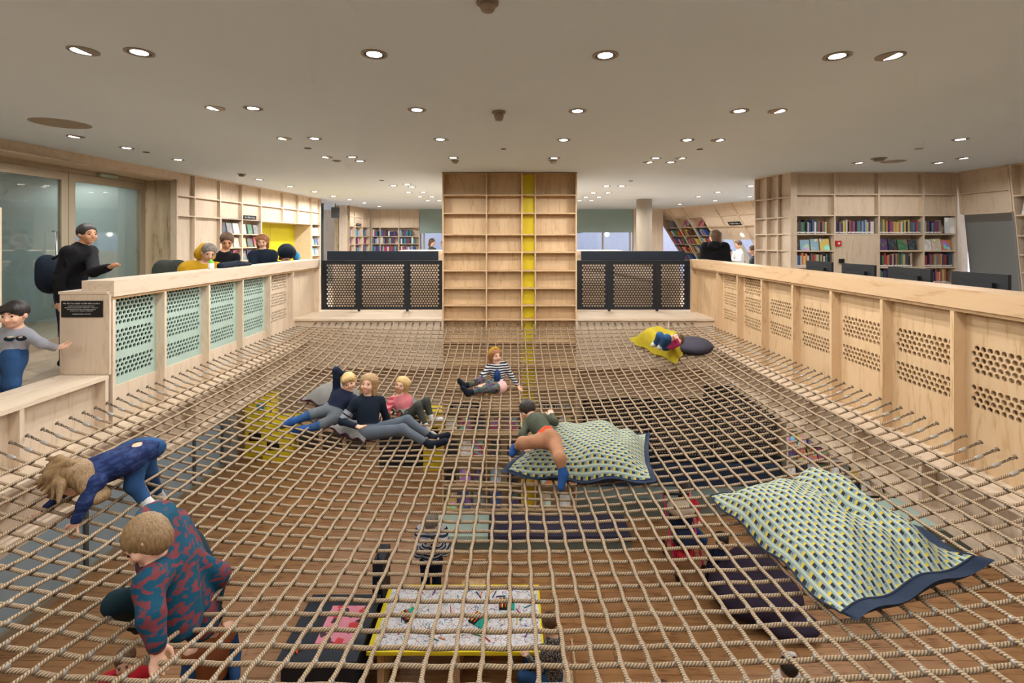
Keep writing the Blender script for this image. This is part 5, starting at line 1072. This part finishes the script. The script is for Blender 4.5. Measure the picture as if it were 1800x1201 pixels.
bg = thing('rail_jacket', 'dark slack jacket lying on the rail beside the man in black', 'bag', (-4.15, F*4.15/(898-415), ZT)); blob('cloth_body', [cone((-4.13, F*4.13/(898-388), ZT+.03), (-4.13, F*4.13/(898-418), ZT+.045), .05, .045, 0, .03), cone((-4.13, F*4.13/(898-418), ZT+.045), (-4.13, F*4.13/(898-440), ZT+.02), .045, .025, 0, .03)], 'c_navy', .012, bg)  # a dark blue-black jacket lying slack on the rail
# window seats for the readers
box('window_seat', 6.6, 8.0, 14.1, 15.4, 0, .62, 'ply_x', None, label='plywood window seat under the reading niche', cat='seat'); box('stool', 5.15, 5.6, 10.2, 10.8, 0, .80, 'ply_z', None, label='plywood stool hidden behind the right balustrade', cat='stool'); box('window_seat', -3.6, -2.2, 18.3, 19.9, 0, .68, 'ply_x', None, label='plywood window seat left of the pillar at the far wall', cat='seat')
for px, py, Y, nm in ((1067, 412, 21.5, 'warm globe lamp seen through the far window right of the pillar'), (1307, 411, 17.2, 'warm globe lamp hanging over the reading niche')):
    p = P3(px, py, Y); t = thing('globe_lamp', nm, 'lamp', p); mb = MB(); mb.lathe([(0, -.11), (.07, -.09), (.11, 0), (.07, .09), (0, .11)], 14); add('globe', mb.mesh('globe', 'pendant_glow', True), t, p); mb = MB(); mb.tube([p+Vector((0, 0, .1)), Vector((p.x, p.y, Z_CEIL))], .008, 5); add('cord', mb.mesh('cord', 'black'), t)
# ================================================================== BAGS AND CUSHIONS ON THE NET
m, nt, b = nmat('weave'); b.inputs['Roughness'].default_value = .85
uvn = N(nt, 'ShaderNodeUVMap'); sp = N(nt, 'ShaderNodeSeparateXYZ'); nt.links.new(uvn.outputs[0], sp.inputs[0])
def M2(op, a, bb=None, c=None):
    n = N(nt, 'ShaderNodeMath', operation=op)
    for i, x in enumerate((a, bb, c)):
        if x is None: continue
        if isinstance(x, (int, float)): n.inputs[i].default_value = x
        else: nt.links.new(x, n.inputs[i])
    return n.outputs[0]
vv = M2('MULTIPLY', sp.outputs[1], 1/.036); row = M2('FLOOR', vv); fv = M2('FRACT', vv); uu = M2('ADD', M2('MULTIPLY', sp.outputs[0], 1/.067), M2('MULTIPLY', row, .5)); fu = M2('FRACT', uu)
def band_(x, a, c): return M2('MULTIPLY', M2('GREATER_THAN', x, a), M2('LESS_THAN', x, c))
yel = M2('MULTIPLY', band_(fu, .0, .24), band_(fv, .0, .55)); blk_ = M2('MULTIPLY', band_(fu, .24, .62), band_(fv, .08, .5)); wht = M2('GREATER_THAN', fv, .74); tri = M2('MULTIPLY', band_(fu, .66, .84), band_(fv, .2, .55))
def mixc(fac, A, col):
    mx = N(nt, 'ShaderNodeMix', data_type='RGBA'); nt.links.new(fac, mx.inputs['Factor'])
    if isinstance(A, tuple): mx.inputs['A'].default_value = (*A, 1)
    else: nt.links.new(A, mx.inputs['A'])
    mx.inputs['B'].default_value = (*col, 1); return mx.outputs['Result']
o_ = mixc(wht, rgb((128, 146, 142)), rgb((170, 182, 166))); o_ = mixc(tri, o_, rgb((96, 108, 116))); o_ = mixc(blk_, o_, rgb((26, 30, 42))); o_ = mixc(yel, o_, rgb((192, 170, 48))); nt.links.new(o_, b.inputs['Base Color'])
cloth('bag_navy', (44, 56, 76)); cloth('bag_yellow', (172, 154, 40)); cloth('bag_char', (62, 60, 72)); cloth('cush_grey', (122, 120, 116)); cloth('cush_burg', (74, 50, 62))
from mathutils import noise as mnoise
def bag(name, label, cat, C, T, mt, mbm, n=44, m_=44, sink=.02, lump=.03, fold=None, hump=None, seed=0, lip=.10, ground=None, shift=(0, 0)):
    """a filled fabric bag: corners C (a, b, c, d round the outline), a padded top and an underside showing at the seam"""
    C = [Vector(c) for c in C]; gz = ground or (lambda x, y: zn(x, y)+.02); t = thing(name, label, cat, sum(C, Vector())/4)
    lu = ((C[1]-C[0]).length+(C[2]-C[3]).length)/2; lv = ((C[3]-C[0]).length+(C[2]-C[1]).length)/2; top = []; bot = []; uv = []
    for j in range(m_+1):
        for i in range(n+1):
            u, v = i/n, j/m_; p = C[0]*(1-u)*(1-v)+C[1]*u*(1-v)+C[2]*u*v+C[3]*(1-u)*v; e = (1-abs(2*u-1)**3.2)*(1-abs(2*v-1)**3.2); e = max(e, 0)**.42
            c0 = sum(C, Vector())/4; k = 4*u*(1-u); k2 = 4*v*(1-v); inn = 1-.06*(k*(1-k2)+k2*(1-k)); p = c0+(p-c0)*inn
            w = mnoise.noise(Vector((u*3+seed, v*3, seed)))*lump+mnoise.noise(Vector((u*9+seed, v*7, 3)))*lump*.45
            h = T*e*(1+(hump(u, v) if hump else 0))+w*e
            if fold: h += fold(u, v)*e
            z0 = gz(p.x, p.y); mid = z0+.06+.02*math.sin(u*17+seed)+.02*math.sin(v*13)
            top.append(Vector((p.x, p.y, mid*(1-e)+(z0+h)*e if e > 0 else mid))); bot.append(Vector((p.x, p.y, mid*(1-e)+(z0+.0)*e))); uv.append((u*lu, v*lv))
    f = [(j*(n+1)+i, j*(n+1)+i+1, (j+1)*(n+1)+i+1, (j+1)*(n+1)+i) for j in range(m_) for i in range(n)]
    if (C[1]-C[0]).cross(C[3]-C[0]).z < 0: f = [q[::-1] for q in f]
    add('cover', mk('cover', top, f, mt, True, uv=uv), t)
    c0 = sum(C, Vector())/4; bot = [Vector((c0.x+(p.x-c0.x)*(1+lip*.35)+shift[0], c0.y+(p.y-c0.y)*(1+lip*.35)+shift[1], p.z)) for p in bot]
    add('underside', mk('underside', bot, [q[::-1] for q in f], mbm, True, uv=uv), t)
    # side band joining cover and underside
    ring = [i for i in range(n+1)]+[j*(n+1)+n for j in range(1, m_+1)]+[m_*(n+1)+i for i in range(n-1, -1, -1)]+[j*(n+1) for j in range(m_-1, 0, -1)]
    v = [top[i] for i in ring]+[bot[i] for i in ring]; R_ = len(ring); add('side_band', mk('side_band', v, [(k, k+R_, (k+1) % R_+R_, (k+1) % R_) for k in range(R_)], mbm, True), t)
    mb = MB(); mb.tube([top[i] for i in ring[::2]]+[top[ring[0]]], .006, 5, caps=False); add('piping', mb.mesh('piping', mbm, True), t)
    return t
bag('beanbag', 'huge patterned beanbag with navy underside lying on the right of the net', 'beanbag', [at_net(1248, 890), at_net(1478, 1112), at_net(1712, 1010), at_net(1450, 862)], .32, 'weave', 'bag_navy', 70, 50, fold=lambda u, v: -.07*math.exp(-((v-.55-.15*u)/.07)**2)*(1-abs(u-.5)) + .05*math.exp(-((v-.78)/.1)**2)+.022*math.sin(u*14+v*26)*v, hump=lambda u, v: .15-.4*u, lip=.12, shift=(.06, -.02), seed=3, lump=.05)
bag('beanbag', 'patterned beanbag under the boy in the olive shirt', 'beanbag', [at_net(892, 846), at_net(1145, 858), at_net(1136, 776), at_net(950, 762)], .30, 'weave', 'bag_navy', 60, 44, fold=lambda u, v: -.06*math.exp(-((u-.78)/.06)**2)*v-.05*math.exp(-((u-.35)/.12)**2)+.018*math.sin(u*22+v*9)*u, lip=.2, seed=8, lump=.045)
yb = bag('beanbag', 'yellow and charcoal beanbag far right on the net', 'beanbag', [at_net(1108, 606), at_net(1190, 648), at_net(1212, 612), at_net(1150, 597)], .34, 'bag_yellow', 'bag_yellow', fold=lambda u, v: -.12*math.exp(-((u-.5)**2+(v-.6)**2)/.03), seed=2)
c1 = at_net(1205, 622); blob('charcoal_half', [ell(c1+Vector((.17, .12, .10)), ((1, -.4, 0), (.4, 1, 0), (0, 0, 1)), (.30, .42, .13), 0, .03)], 'bag_char', .02, yb)
bag('cushion', 'grey floor cushion with burgundy underside behind the blond boy', 'cushion', [at_net(528, 712), at_net(600, 738), at_net(650, 705), at_net(585, 690)], .22, 'cush_grey', 'cush_burg', 26, 26, seed=4, lump=.02)
bag('cushion', 'grey cushion with burgundy edge under the teenage girl', 'cushion', [at_net(578, 765), at_net(640, 790), at_net(668, 765), at_net(605, 742)], .12, 'cush_grey', 'cush_burg', 26, 26, seed=6, lump=.02)
bag('cushion', 'light grey cushion behind the girl in pink', 'cushion', [at_net(676, 730), at_net(716, 738), at_net(742, 716), at_net(700, 706)], .13, 'cush_grey', 'cush_grey', 26, 26, seed=9, lump=.02)
# ================================================================== LOWER STOREY OBJECTS
bn = thing('bench', 'low mint and purple upholstered bench in front of the pillar below', 'bench', (.4, 8.75, Z_LOW)); box('base', -1.35, 2.1, 8.42, 9.06, Z_LOW, Z_LOW+.14, 'grey_green', bn); box('cushion', -1.35, -.40, 8.40, 9.06, Z_LOW+.14, Z_LOW+.24, 'mint', bn); box('cushion', -.39, 2.1, 8.40, 9.06, Z_LOW+.14, Z_LOW+.24, 'purple_seat', bn); box('plinth', -1.3, 2.05, 8.46, 9.06, Z_LOW, Z_LOW+.03, 'black', bn) if False else None
pw = thing('steel_screen', 'tall black perforated steel screen under the gallery', 'screen', (3.6, 10.1, Z_LOW)); Pk = lambda a, d, z: (a, 10.1+d, z)
for a, b in ((1.5, 2.86), (2.88, 4.22), (4.24, 5.55)): perf('perforated_panel', Pk, a, b, -2.95, -1.45, [(-2.9, 28)], .0555, .05, .019, .01, 'steel_black', pw, n=8, walls=False)
box('frame', 1.5, 5.65, .01, .05, -3.0, -2.95, 'steel_black', pw, Pk); box('backing', 1.5, 5.65, .35, .38, Z_LOW, -1.45, 'ply_z', pw, Pk); box('head_board', 1.3, 5.7, -.02, .1, -1.45, -.72, 'ply_x', pw, Pk); box('foot_panel', 1.5, 5.65, .0, .05, Z_LOW, -3.0, 'navy_panel', pw, Pk)
sf = thing('sofa', 'navy built-in sofa below the black steel screen', 'sofa', (3.6, 9.8, Z_LOW)); box('back', 1.3, 5.5, 9.86, 10.04, Z_LOW+.3, -3.05, 'navy_seat', sf); box('seat', 1.3, 5.5, 9.4, 9.86, Z_LOW+.22, Z_LOW+.36, 'grey_green', sf); box('base', 1.3, 5.5, 9.42, 10.04, Z_LOW, Z_LOW+.22, 'grey_green', sf)
PZ = PM((5.72, 10.0), (1, 0), (0, 1)); lowb, lbo = gridwall('bookcase', PZ, [0, .9, 1.8, 2.7], [-2.0, -2.35, -2.68, -3.0, -3.33, -3.7], lambda i, j: 'open', 'low plywood bookcase of picture books below the right side of the net', 'bookcase', deep=.34, base=(7, 10.1, Z_LOW))
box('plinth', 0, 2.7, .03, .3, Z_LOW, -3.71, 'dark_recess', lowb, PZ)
for c in lbo: faceouts(PZ, c, 4, f"{['top', 'second', 'third', 'fourth', 'fifth'][c[1]]} shelf, {ord_[c[0]]} bay of the low case", 'picture books on the low right bookcase', .24, .2, d0=.05, tilt=.22)
bx2 = thing('bench', 'mint topped box bench below the right edge of the net', 'bench', (7.3, 8.9, Z_LOW)); box('seat', 6.6, 8.4, 8.4, 9.3, Z_LOW+.34, Z_LOW+.42, 'mint', bx2); box('base', 6.62, 8.38, 8.42, 9.28, Z_LOW, Z_LOW+.34, 'grey_green', bx2)
def beanfloor(label, p, s, m): blob('beanbag', [ell((p[0], p[1], Z_LOW+.26*s), XYZ, (.62*s, .52*s, .27*s), 0, .05), ell((p[0]+.08, p[1]+.2*s, Z_LOW+.42*s), XYZ, (.42*s, .3*s, .3*s), 0, .1), ell((p[0]+.25*s, p[1]-.4*s, Z_LOW+.12*s), XYZ, (.4*s, .25*s, .12*s), 0, .08)], m, .03, None, label, 'beanbag', 2)
cloth('bag_plum', (50, 40, 56)); beanfloor('dark plum beanbag on the lower floor beside the big patterned bag', (3.55, 7.05), 1.05, 'bag_plum')
# drawing table
tb_ = thing('drawing_table', 'low yellow-edged drawing table covered in scribbled paper', 'table', (-.65, 6.15, Z_LOW)); ZTb = Z_LOW+.6
box('top', -1.68, .39, 5.62, 6.72, ZTb-.04, ZTb, 'yellow', tb_)
m, nt, b = nmat('scribble'); tc = N(nt, 'ShaderNodeTexCoord'); cur = rgb((232, 232, 236)); lastc = None
for k, (sc, col, th) in enumerate(((5, (70, 70, 84), .012), (7, (180, 60, 90), .010), (4, (70, 110, 170), .010), (9, (90, 90, 100), .010), (6, (90, 150, 110), .009), (8, (220, 150, 60), .008))):
    nz = N(nt, 'ShaderNodeTexNoise'); nz.inputs['Scale'].default_value = sc; nz.inputs['Detail'].default_value = 3; mp = N(nt, 'ShaderNodeMapping'); mp.inputs['Location'].default_value = (k*7.3, k*3.1, 0); nt.links.new(tc.outputs['Object'], mp.inputs[0]); nt.links.new(mp.outputs[0], nz.inputs['Vector'])
    d = M2('ABSOLUTE', M2('SUBTRACT', nz.outputs['Fac'], .5+.02*(k-2))); fac = M2('LESS_THAN', d, th*.42)
    mx = N(nt, 'ShaderNodeMix', data_type='RGBA'); nt.links.new(fac, mx.inputs['Factor'])
    if lastc is None: mx.inputs['A'].default_value = (*cur, 1)
    else: nt.links.new(lastc, mx.inputs['A'])
    mx.inputs['B'].default_value = (*rgb(col), 1); lastc = mx.outputs['Result']
nt.links.new(lastc, b.inputs['Base Color']); b.inputs['Roughness'].default_value = .7
box('paper', -1.62, .36, 5.66, 6.70, ZTb, ZTb+.002, 'scribble', None, label='large white paper full of crayon scribbles on the drawing table', cat='paper')
for x in (-1.55, -.65, .25): box('leg', x-.04, x+.04, 5.75, 6.6, Z_LOW, ZTb-.04, 'furniture_birch', tb_)
plain('teal_plastic', (40, 170, 150), .4)
for n, (px, py, a, lb) in enumerate(((720, 1082, .7, 'open teal and black crayon box at the left of the paper'), (842, 1092, -.6, 'teal and black crayon box in the middle of the paper'), (891, 1064, 0, 'teal crayon tray with coloured pens at the right'))):
    p = P3(px, py, F*(EYE-ZTb)/(py-CY)); p.z = ZTb+.003; t = thing('crayon_box', lb, 'box', p, 'crayon boxes on the drawing table'); ca, sa_ = math.cos(a), math.sin(a); Pc = lambda u, d, z: (p.x+u*ca-d*sa_, p.y+u*sa_+d*ca, p.z+z)
    tr_ = box('tray', -.10, .0, -.09, .09, 0, .025, 'black', t, Pc); box('lid', .0, .10, -.09, .09, 0, .012, 'teal_plastic', t, Pc)
    for q in range(4): box('pen', -.09+q*.022, -.075+q*.022, -.08, .08, .025, .036, ['red', 'yellow', 'navy_seat', 'c_orange'][q], tr_, Pc)
rc = random.Random(3)
for q in range(26):
    nm, c = rc.choice(PAL[:9]); x, y = rc.uniform(-1.4, .25), rc.uniform(5.75, 6.6); a = rc.uniform(0, 3.1); ln_ = rc.uniform(.09, .15); mb = MB(); mb.tube([(-ln_/2, 0, 0), (ln_/2*.8, 0, 0), (ln_/2, 0, 0)], [.007, .007, .002], 6)
    me = mb.mesh('crayon', 'book'); add('crayon', me, None, (x, y, ZTb+.010), rot=(0, 0, a), label=f"loose {nm} crayon at the {'near' if y < 6.1 else 'far'} {'left' if x < -.9 else 'right' if x > -.2 else 'middle'} of the scribbled paper", cat='crayon', group='loose crayons on the drawing table', color=rgb(c))
nb = thing('display_table', 'navy display table with a pink poster left of the drawing table', 'table', (-2.2, 5.9, Z_LOW)); box('top', -2.62, -1.72, 5.38, 6.40, -3.14, -3.1, 'navy_panel', nb); box('body', -2.58, -1.76, 5.42, 6.36, Z_LOW+.2, -3.14, 'navy_panel', nb)
for x in (-2.5, -1.85):
    for y in (5.5, 6.28): box('leg', x-.03, x+.03, y-.03, y+.03, Z_LOW, Z_LOW+.2, 'furniture_birch', nb)
m, nt, b = nmat('poster'); tc = N(nt, 'ShaderNodeTexCoord'); vo = N(nt, 'ShaderNodeTexVoronoi'); vo.inputs['Scale'].default_value = 13; nt.links.new(tc.outputs['Object'], vo.inputs['Vector']); cr = N(nt, 'ShaderNodeValToRGB'); cr.color_ramp.interpolation = 'CONSTANT'; cr.color_ramp.elements[0].color = (*rgb((226, 140, 160)), 1); cr.color_ramp.elements[1].position = .72; cr.color_ramp.elements[1].color = (*rgb((214, 56, 64)), 1)
e = cr.color_ramp.elements.new(.88); e.color = (*rgb((60, 34, 48)), 1); sc_ = N(nt, 'ShaderNodeSeparateColor'); nt.links.new(vo.outputs['Color'], sc_.inputs[0]); nt.links.new(sc_.outputs[0], cr.inputs[0]); nt.links.new(cr.outputs[0], b.inputs['Base Color'])
box('poster', -2.28, -1.86, 5.62, 6.20, -3.1, -3.097, 'poster', None, label='pink and red printed poster lying on the navy table', cat='poster')
v = [(0, 0, 0)]; 
for i in range(10): a = i*math.pi/5+.3; r_ = .07 if i % 2 == 0 else .02; v.append((r_*math.cos(a), r_*math.sin(a), 0))
v += [(p[0], p[1], .012) for p in v]; ff = [(0, 1+(i+1) % 10, 1+i) for i in range(10)]+[(11, 12+i, 12+(i+1) % 10) for i in range(10)]+[(1+i, 1+(i+1) % 10, 12+(i+1) % 10, 12+i) for i in range(10)]
add('starfish', mk('starfish', v, ff, 'c_orange'), None, (-2.45, 5.52, -3.099), label='orange star shape on the near corner of the navy table', cat='ornament')
up_ = thing('display_board', 'upright navy board standing behind the gap between the tables', 'board', (-1.76, 6.7, Z_LOW)); box('panel', -1.86, -1.72, 6.5, 6.9, Z_LOW, -2.75, 'navy_panel', up_); mb = MB(); mb.tube([(-1.79, 6.52, -2.75), (-1.79, 6.52, -2.66), (-1.79, 6.62, -2.66)], .012, 6); add('hook', mb.mesh('hook', 'black', True), up_)
def kid_chair(x, y, yaw, label):
    t = thing('child_chair', label, 'chair', (x, y, Z_LOW), 'small plywood chairs at the drawing table'); c, s = math.cos(yaw), math.sin(yaw); P = lambda a, d, z: (x+a*c-d*s, y+a*s+d*c, Z_LOW+z)
    box('seat', -.17, .17, -.16, .16, .31, .335, 'furniture_birch', t, P); box('side_leg', -.17, -.15, -.16, .18, 0, .31, 'furniture_birch', t, P); box('side_leg', .15, .17, -.16, .18, 0, .31, 'furniture_birch', t, P); box('side_post', -.17, -.15, .15, .18, .335, .62, 'furniture_birch', t, P); box('side_post', .15, .17, .15, .18, .335, .62, 'furniture_birch', t, P)
    box('backrest', -.17, -.04, .155, .175, .46, .62, 'furniture_birch', t, P) if False else None
    mb = MB(); mb.box(-.15, -.045, .155, .175, .44, .62, 0, P); mb.box(.045, .15, .155, .175, .44, .62, 0, P); mb.box(-.045, .045, .155, .175, .575, .62, 0, P); mb.box(-.045, .045, .155, .175, .44, .53, 0, P); add('backrest', mb.mesh('backrest', 'furniture_birch'), t)
kid_chair(-.55, 7.05, 0, 'small plywood chair behind the drawing table'); kid_chair(.56, 5.62, -math.pi/2, 'small plywood chair under the child in the leopard top'); kid_chair(-.45, 5.2, math.pi, 'small plywood chair in front of the drawing table')
# pushchair
pc = thing('pushchair', 'pushchair with magenta frame and grey seat on the lower floor', 'pushchair', (2.85, 8.0, Z_LOW)); o0 = Vector((2.85, 8.0, Z_LOW))
plain('magenta', (206, 40, 96), .4)
for sx in (-.22, .22):
    mb = MB(); mb.tube([o0+Vector((sx, -.35, .12)), o0+Vector((sx, .05, .55)), o0+Vector((sx, .35, 1.0))], .016, 6); add('frame_tube', mb.mesh('frame_tube', 'magenta', True), pc)
    for sy in (-.35, .3):
        mb = MB(); mb.lathe([(.06, -.02), (.11, -.02), (.11, .02), (.06, .02), (.06, -.02)], 16, o0+Vector((sx, sy, .12)), axis='x'); wh_ = add('wheel', mb.mesh('wheel', 'black', True), pc); mb = MB(); mb.lathe([(0, -.012), (.06, -.012), (.06, .012), (0, .012)], 12, o0+Vector((sx, sy, .12)), axis='x'); add('hub', mb.mesh('hub', 'steel', True), wh_)
    mb = MB(); mb.tube([o0+Vector((sx, .3, .12)), o0+Vector((sx, 0, .5))], .014, 6); add('frame_tube', mb.mesh('frame_tube', 'magenta', True), pc)
mb = MB(); mb.tube([o0+Vector((-.22, .35, 1.0)), o0+Vector((.22, .35, 1.0))], .018, 8); add('handle', mb.mesh('handle', 'black', True), pc)
blob('seat', [ell(o0+Vector((0, -.05, .48)), XYZ, (.2, .24, .1), 0, .04), ell(o0+Vector((0, .12, .7)), XYZ, (.2, .1, .28), 0, .04)], 'c_navy2', .02, pc); blob('canopy', [ell(o0+Vector((0, .1, .9)), XYZ, (.23, .2, .14), 0, .04)], 'c_beige', .02, pc); blob('basket', [ell(o0+Vector((0, 0, .25)), XYZ, (.18, .25, .08), 0, .03)], 'c_red', .02, pc)
# yellow play boxes at the back of the lower storey
def ybox(x0, x1, y0, y1, z0, z1, label, holes):
    t = thing('play_box', label, 'box', ((x0+x1)/2, (y0+y1)/2, z0)); box('shell', x0, x1, y0, y1, z0, z1, 'yellow', t)
    for nm, a, b, c, d, m_ in holes: box(nm, a, b, y0-.012, y0-.001, c, d, m_, t)
ybox(-6.6, -6.05, 12.0, 12.6, Z_LOW, -2.35, 'tall yellow play box standing at the left under the gallery', [('opening', -6.5, -6.2, -3.4, -3.2, 'black'), ('sticker', -6.3, -6.12, -2.65, -2.45, 'c_cyan')]); ybox(-6.0, -5.45, 11.7, 12.5, Z_LOW, -2.9, 'lower yellow play box beside the tall one', [('opening', -5.9, -5.6, -3.5, -3.3, 'black')]); ybox(-2.05, -1.6, 11.3, 11.8, Z_LOW, -2.45, 'yellow play column left of the pillar bookcase', [('opening', -1.95, -1.7, -3.0, -2.8, 'black')])  # openings are black plates on closed shells, standing for the dark inside
bxs = thing('shelf_unit', 'low plywood shelf boxes beside the yellow play boxes', 'shelf', (-5.0, 12.3, Z_LOW)); box('body', -5.4, -3.6, 12.2, 12.6, Z_LOW, -3.15, 'furniture_birch', bxs)
for x in (-5.35, -4.75, -4.15): box('opening', x, x+.5, 12.185, 12.199, Z_LOW+.1, -3.25, 'dark_recess', bxs)  # dark plates on the solid body stand for the shade inside
pb_ = thing('wall_cabinet', 'dark cabinet beside the yellow column below the gallery', 'cabinet', (-2.6, 11.6, Z_LOW)); box('body', -3.1, -2.1, 11.4, 11.9, Z_LOW, -2.6, 'navy_panel', pb_); box('top', -3.12, -2.08, 11.38, 11.92, -2.6, -2.56, 'furniture_birch', pb_)
build_net_later()
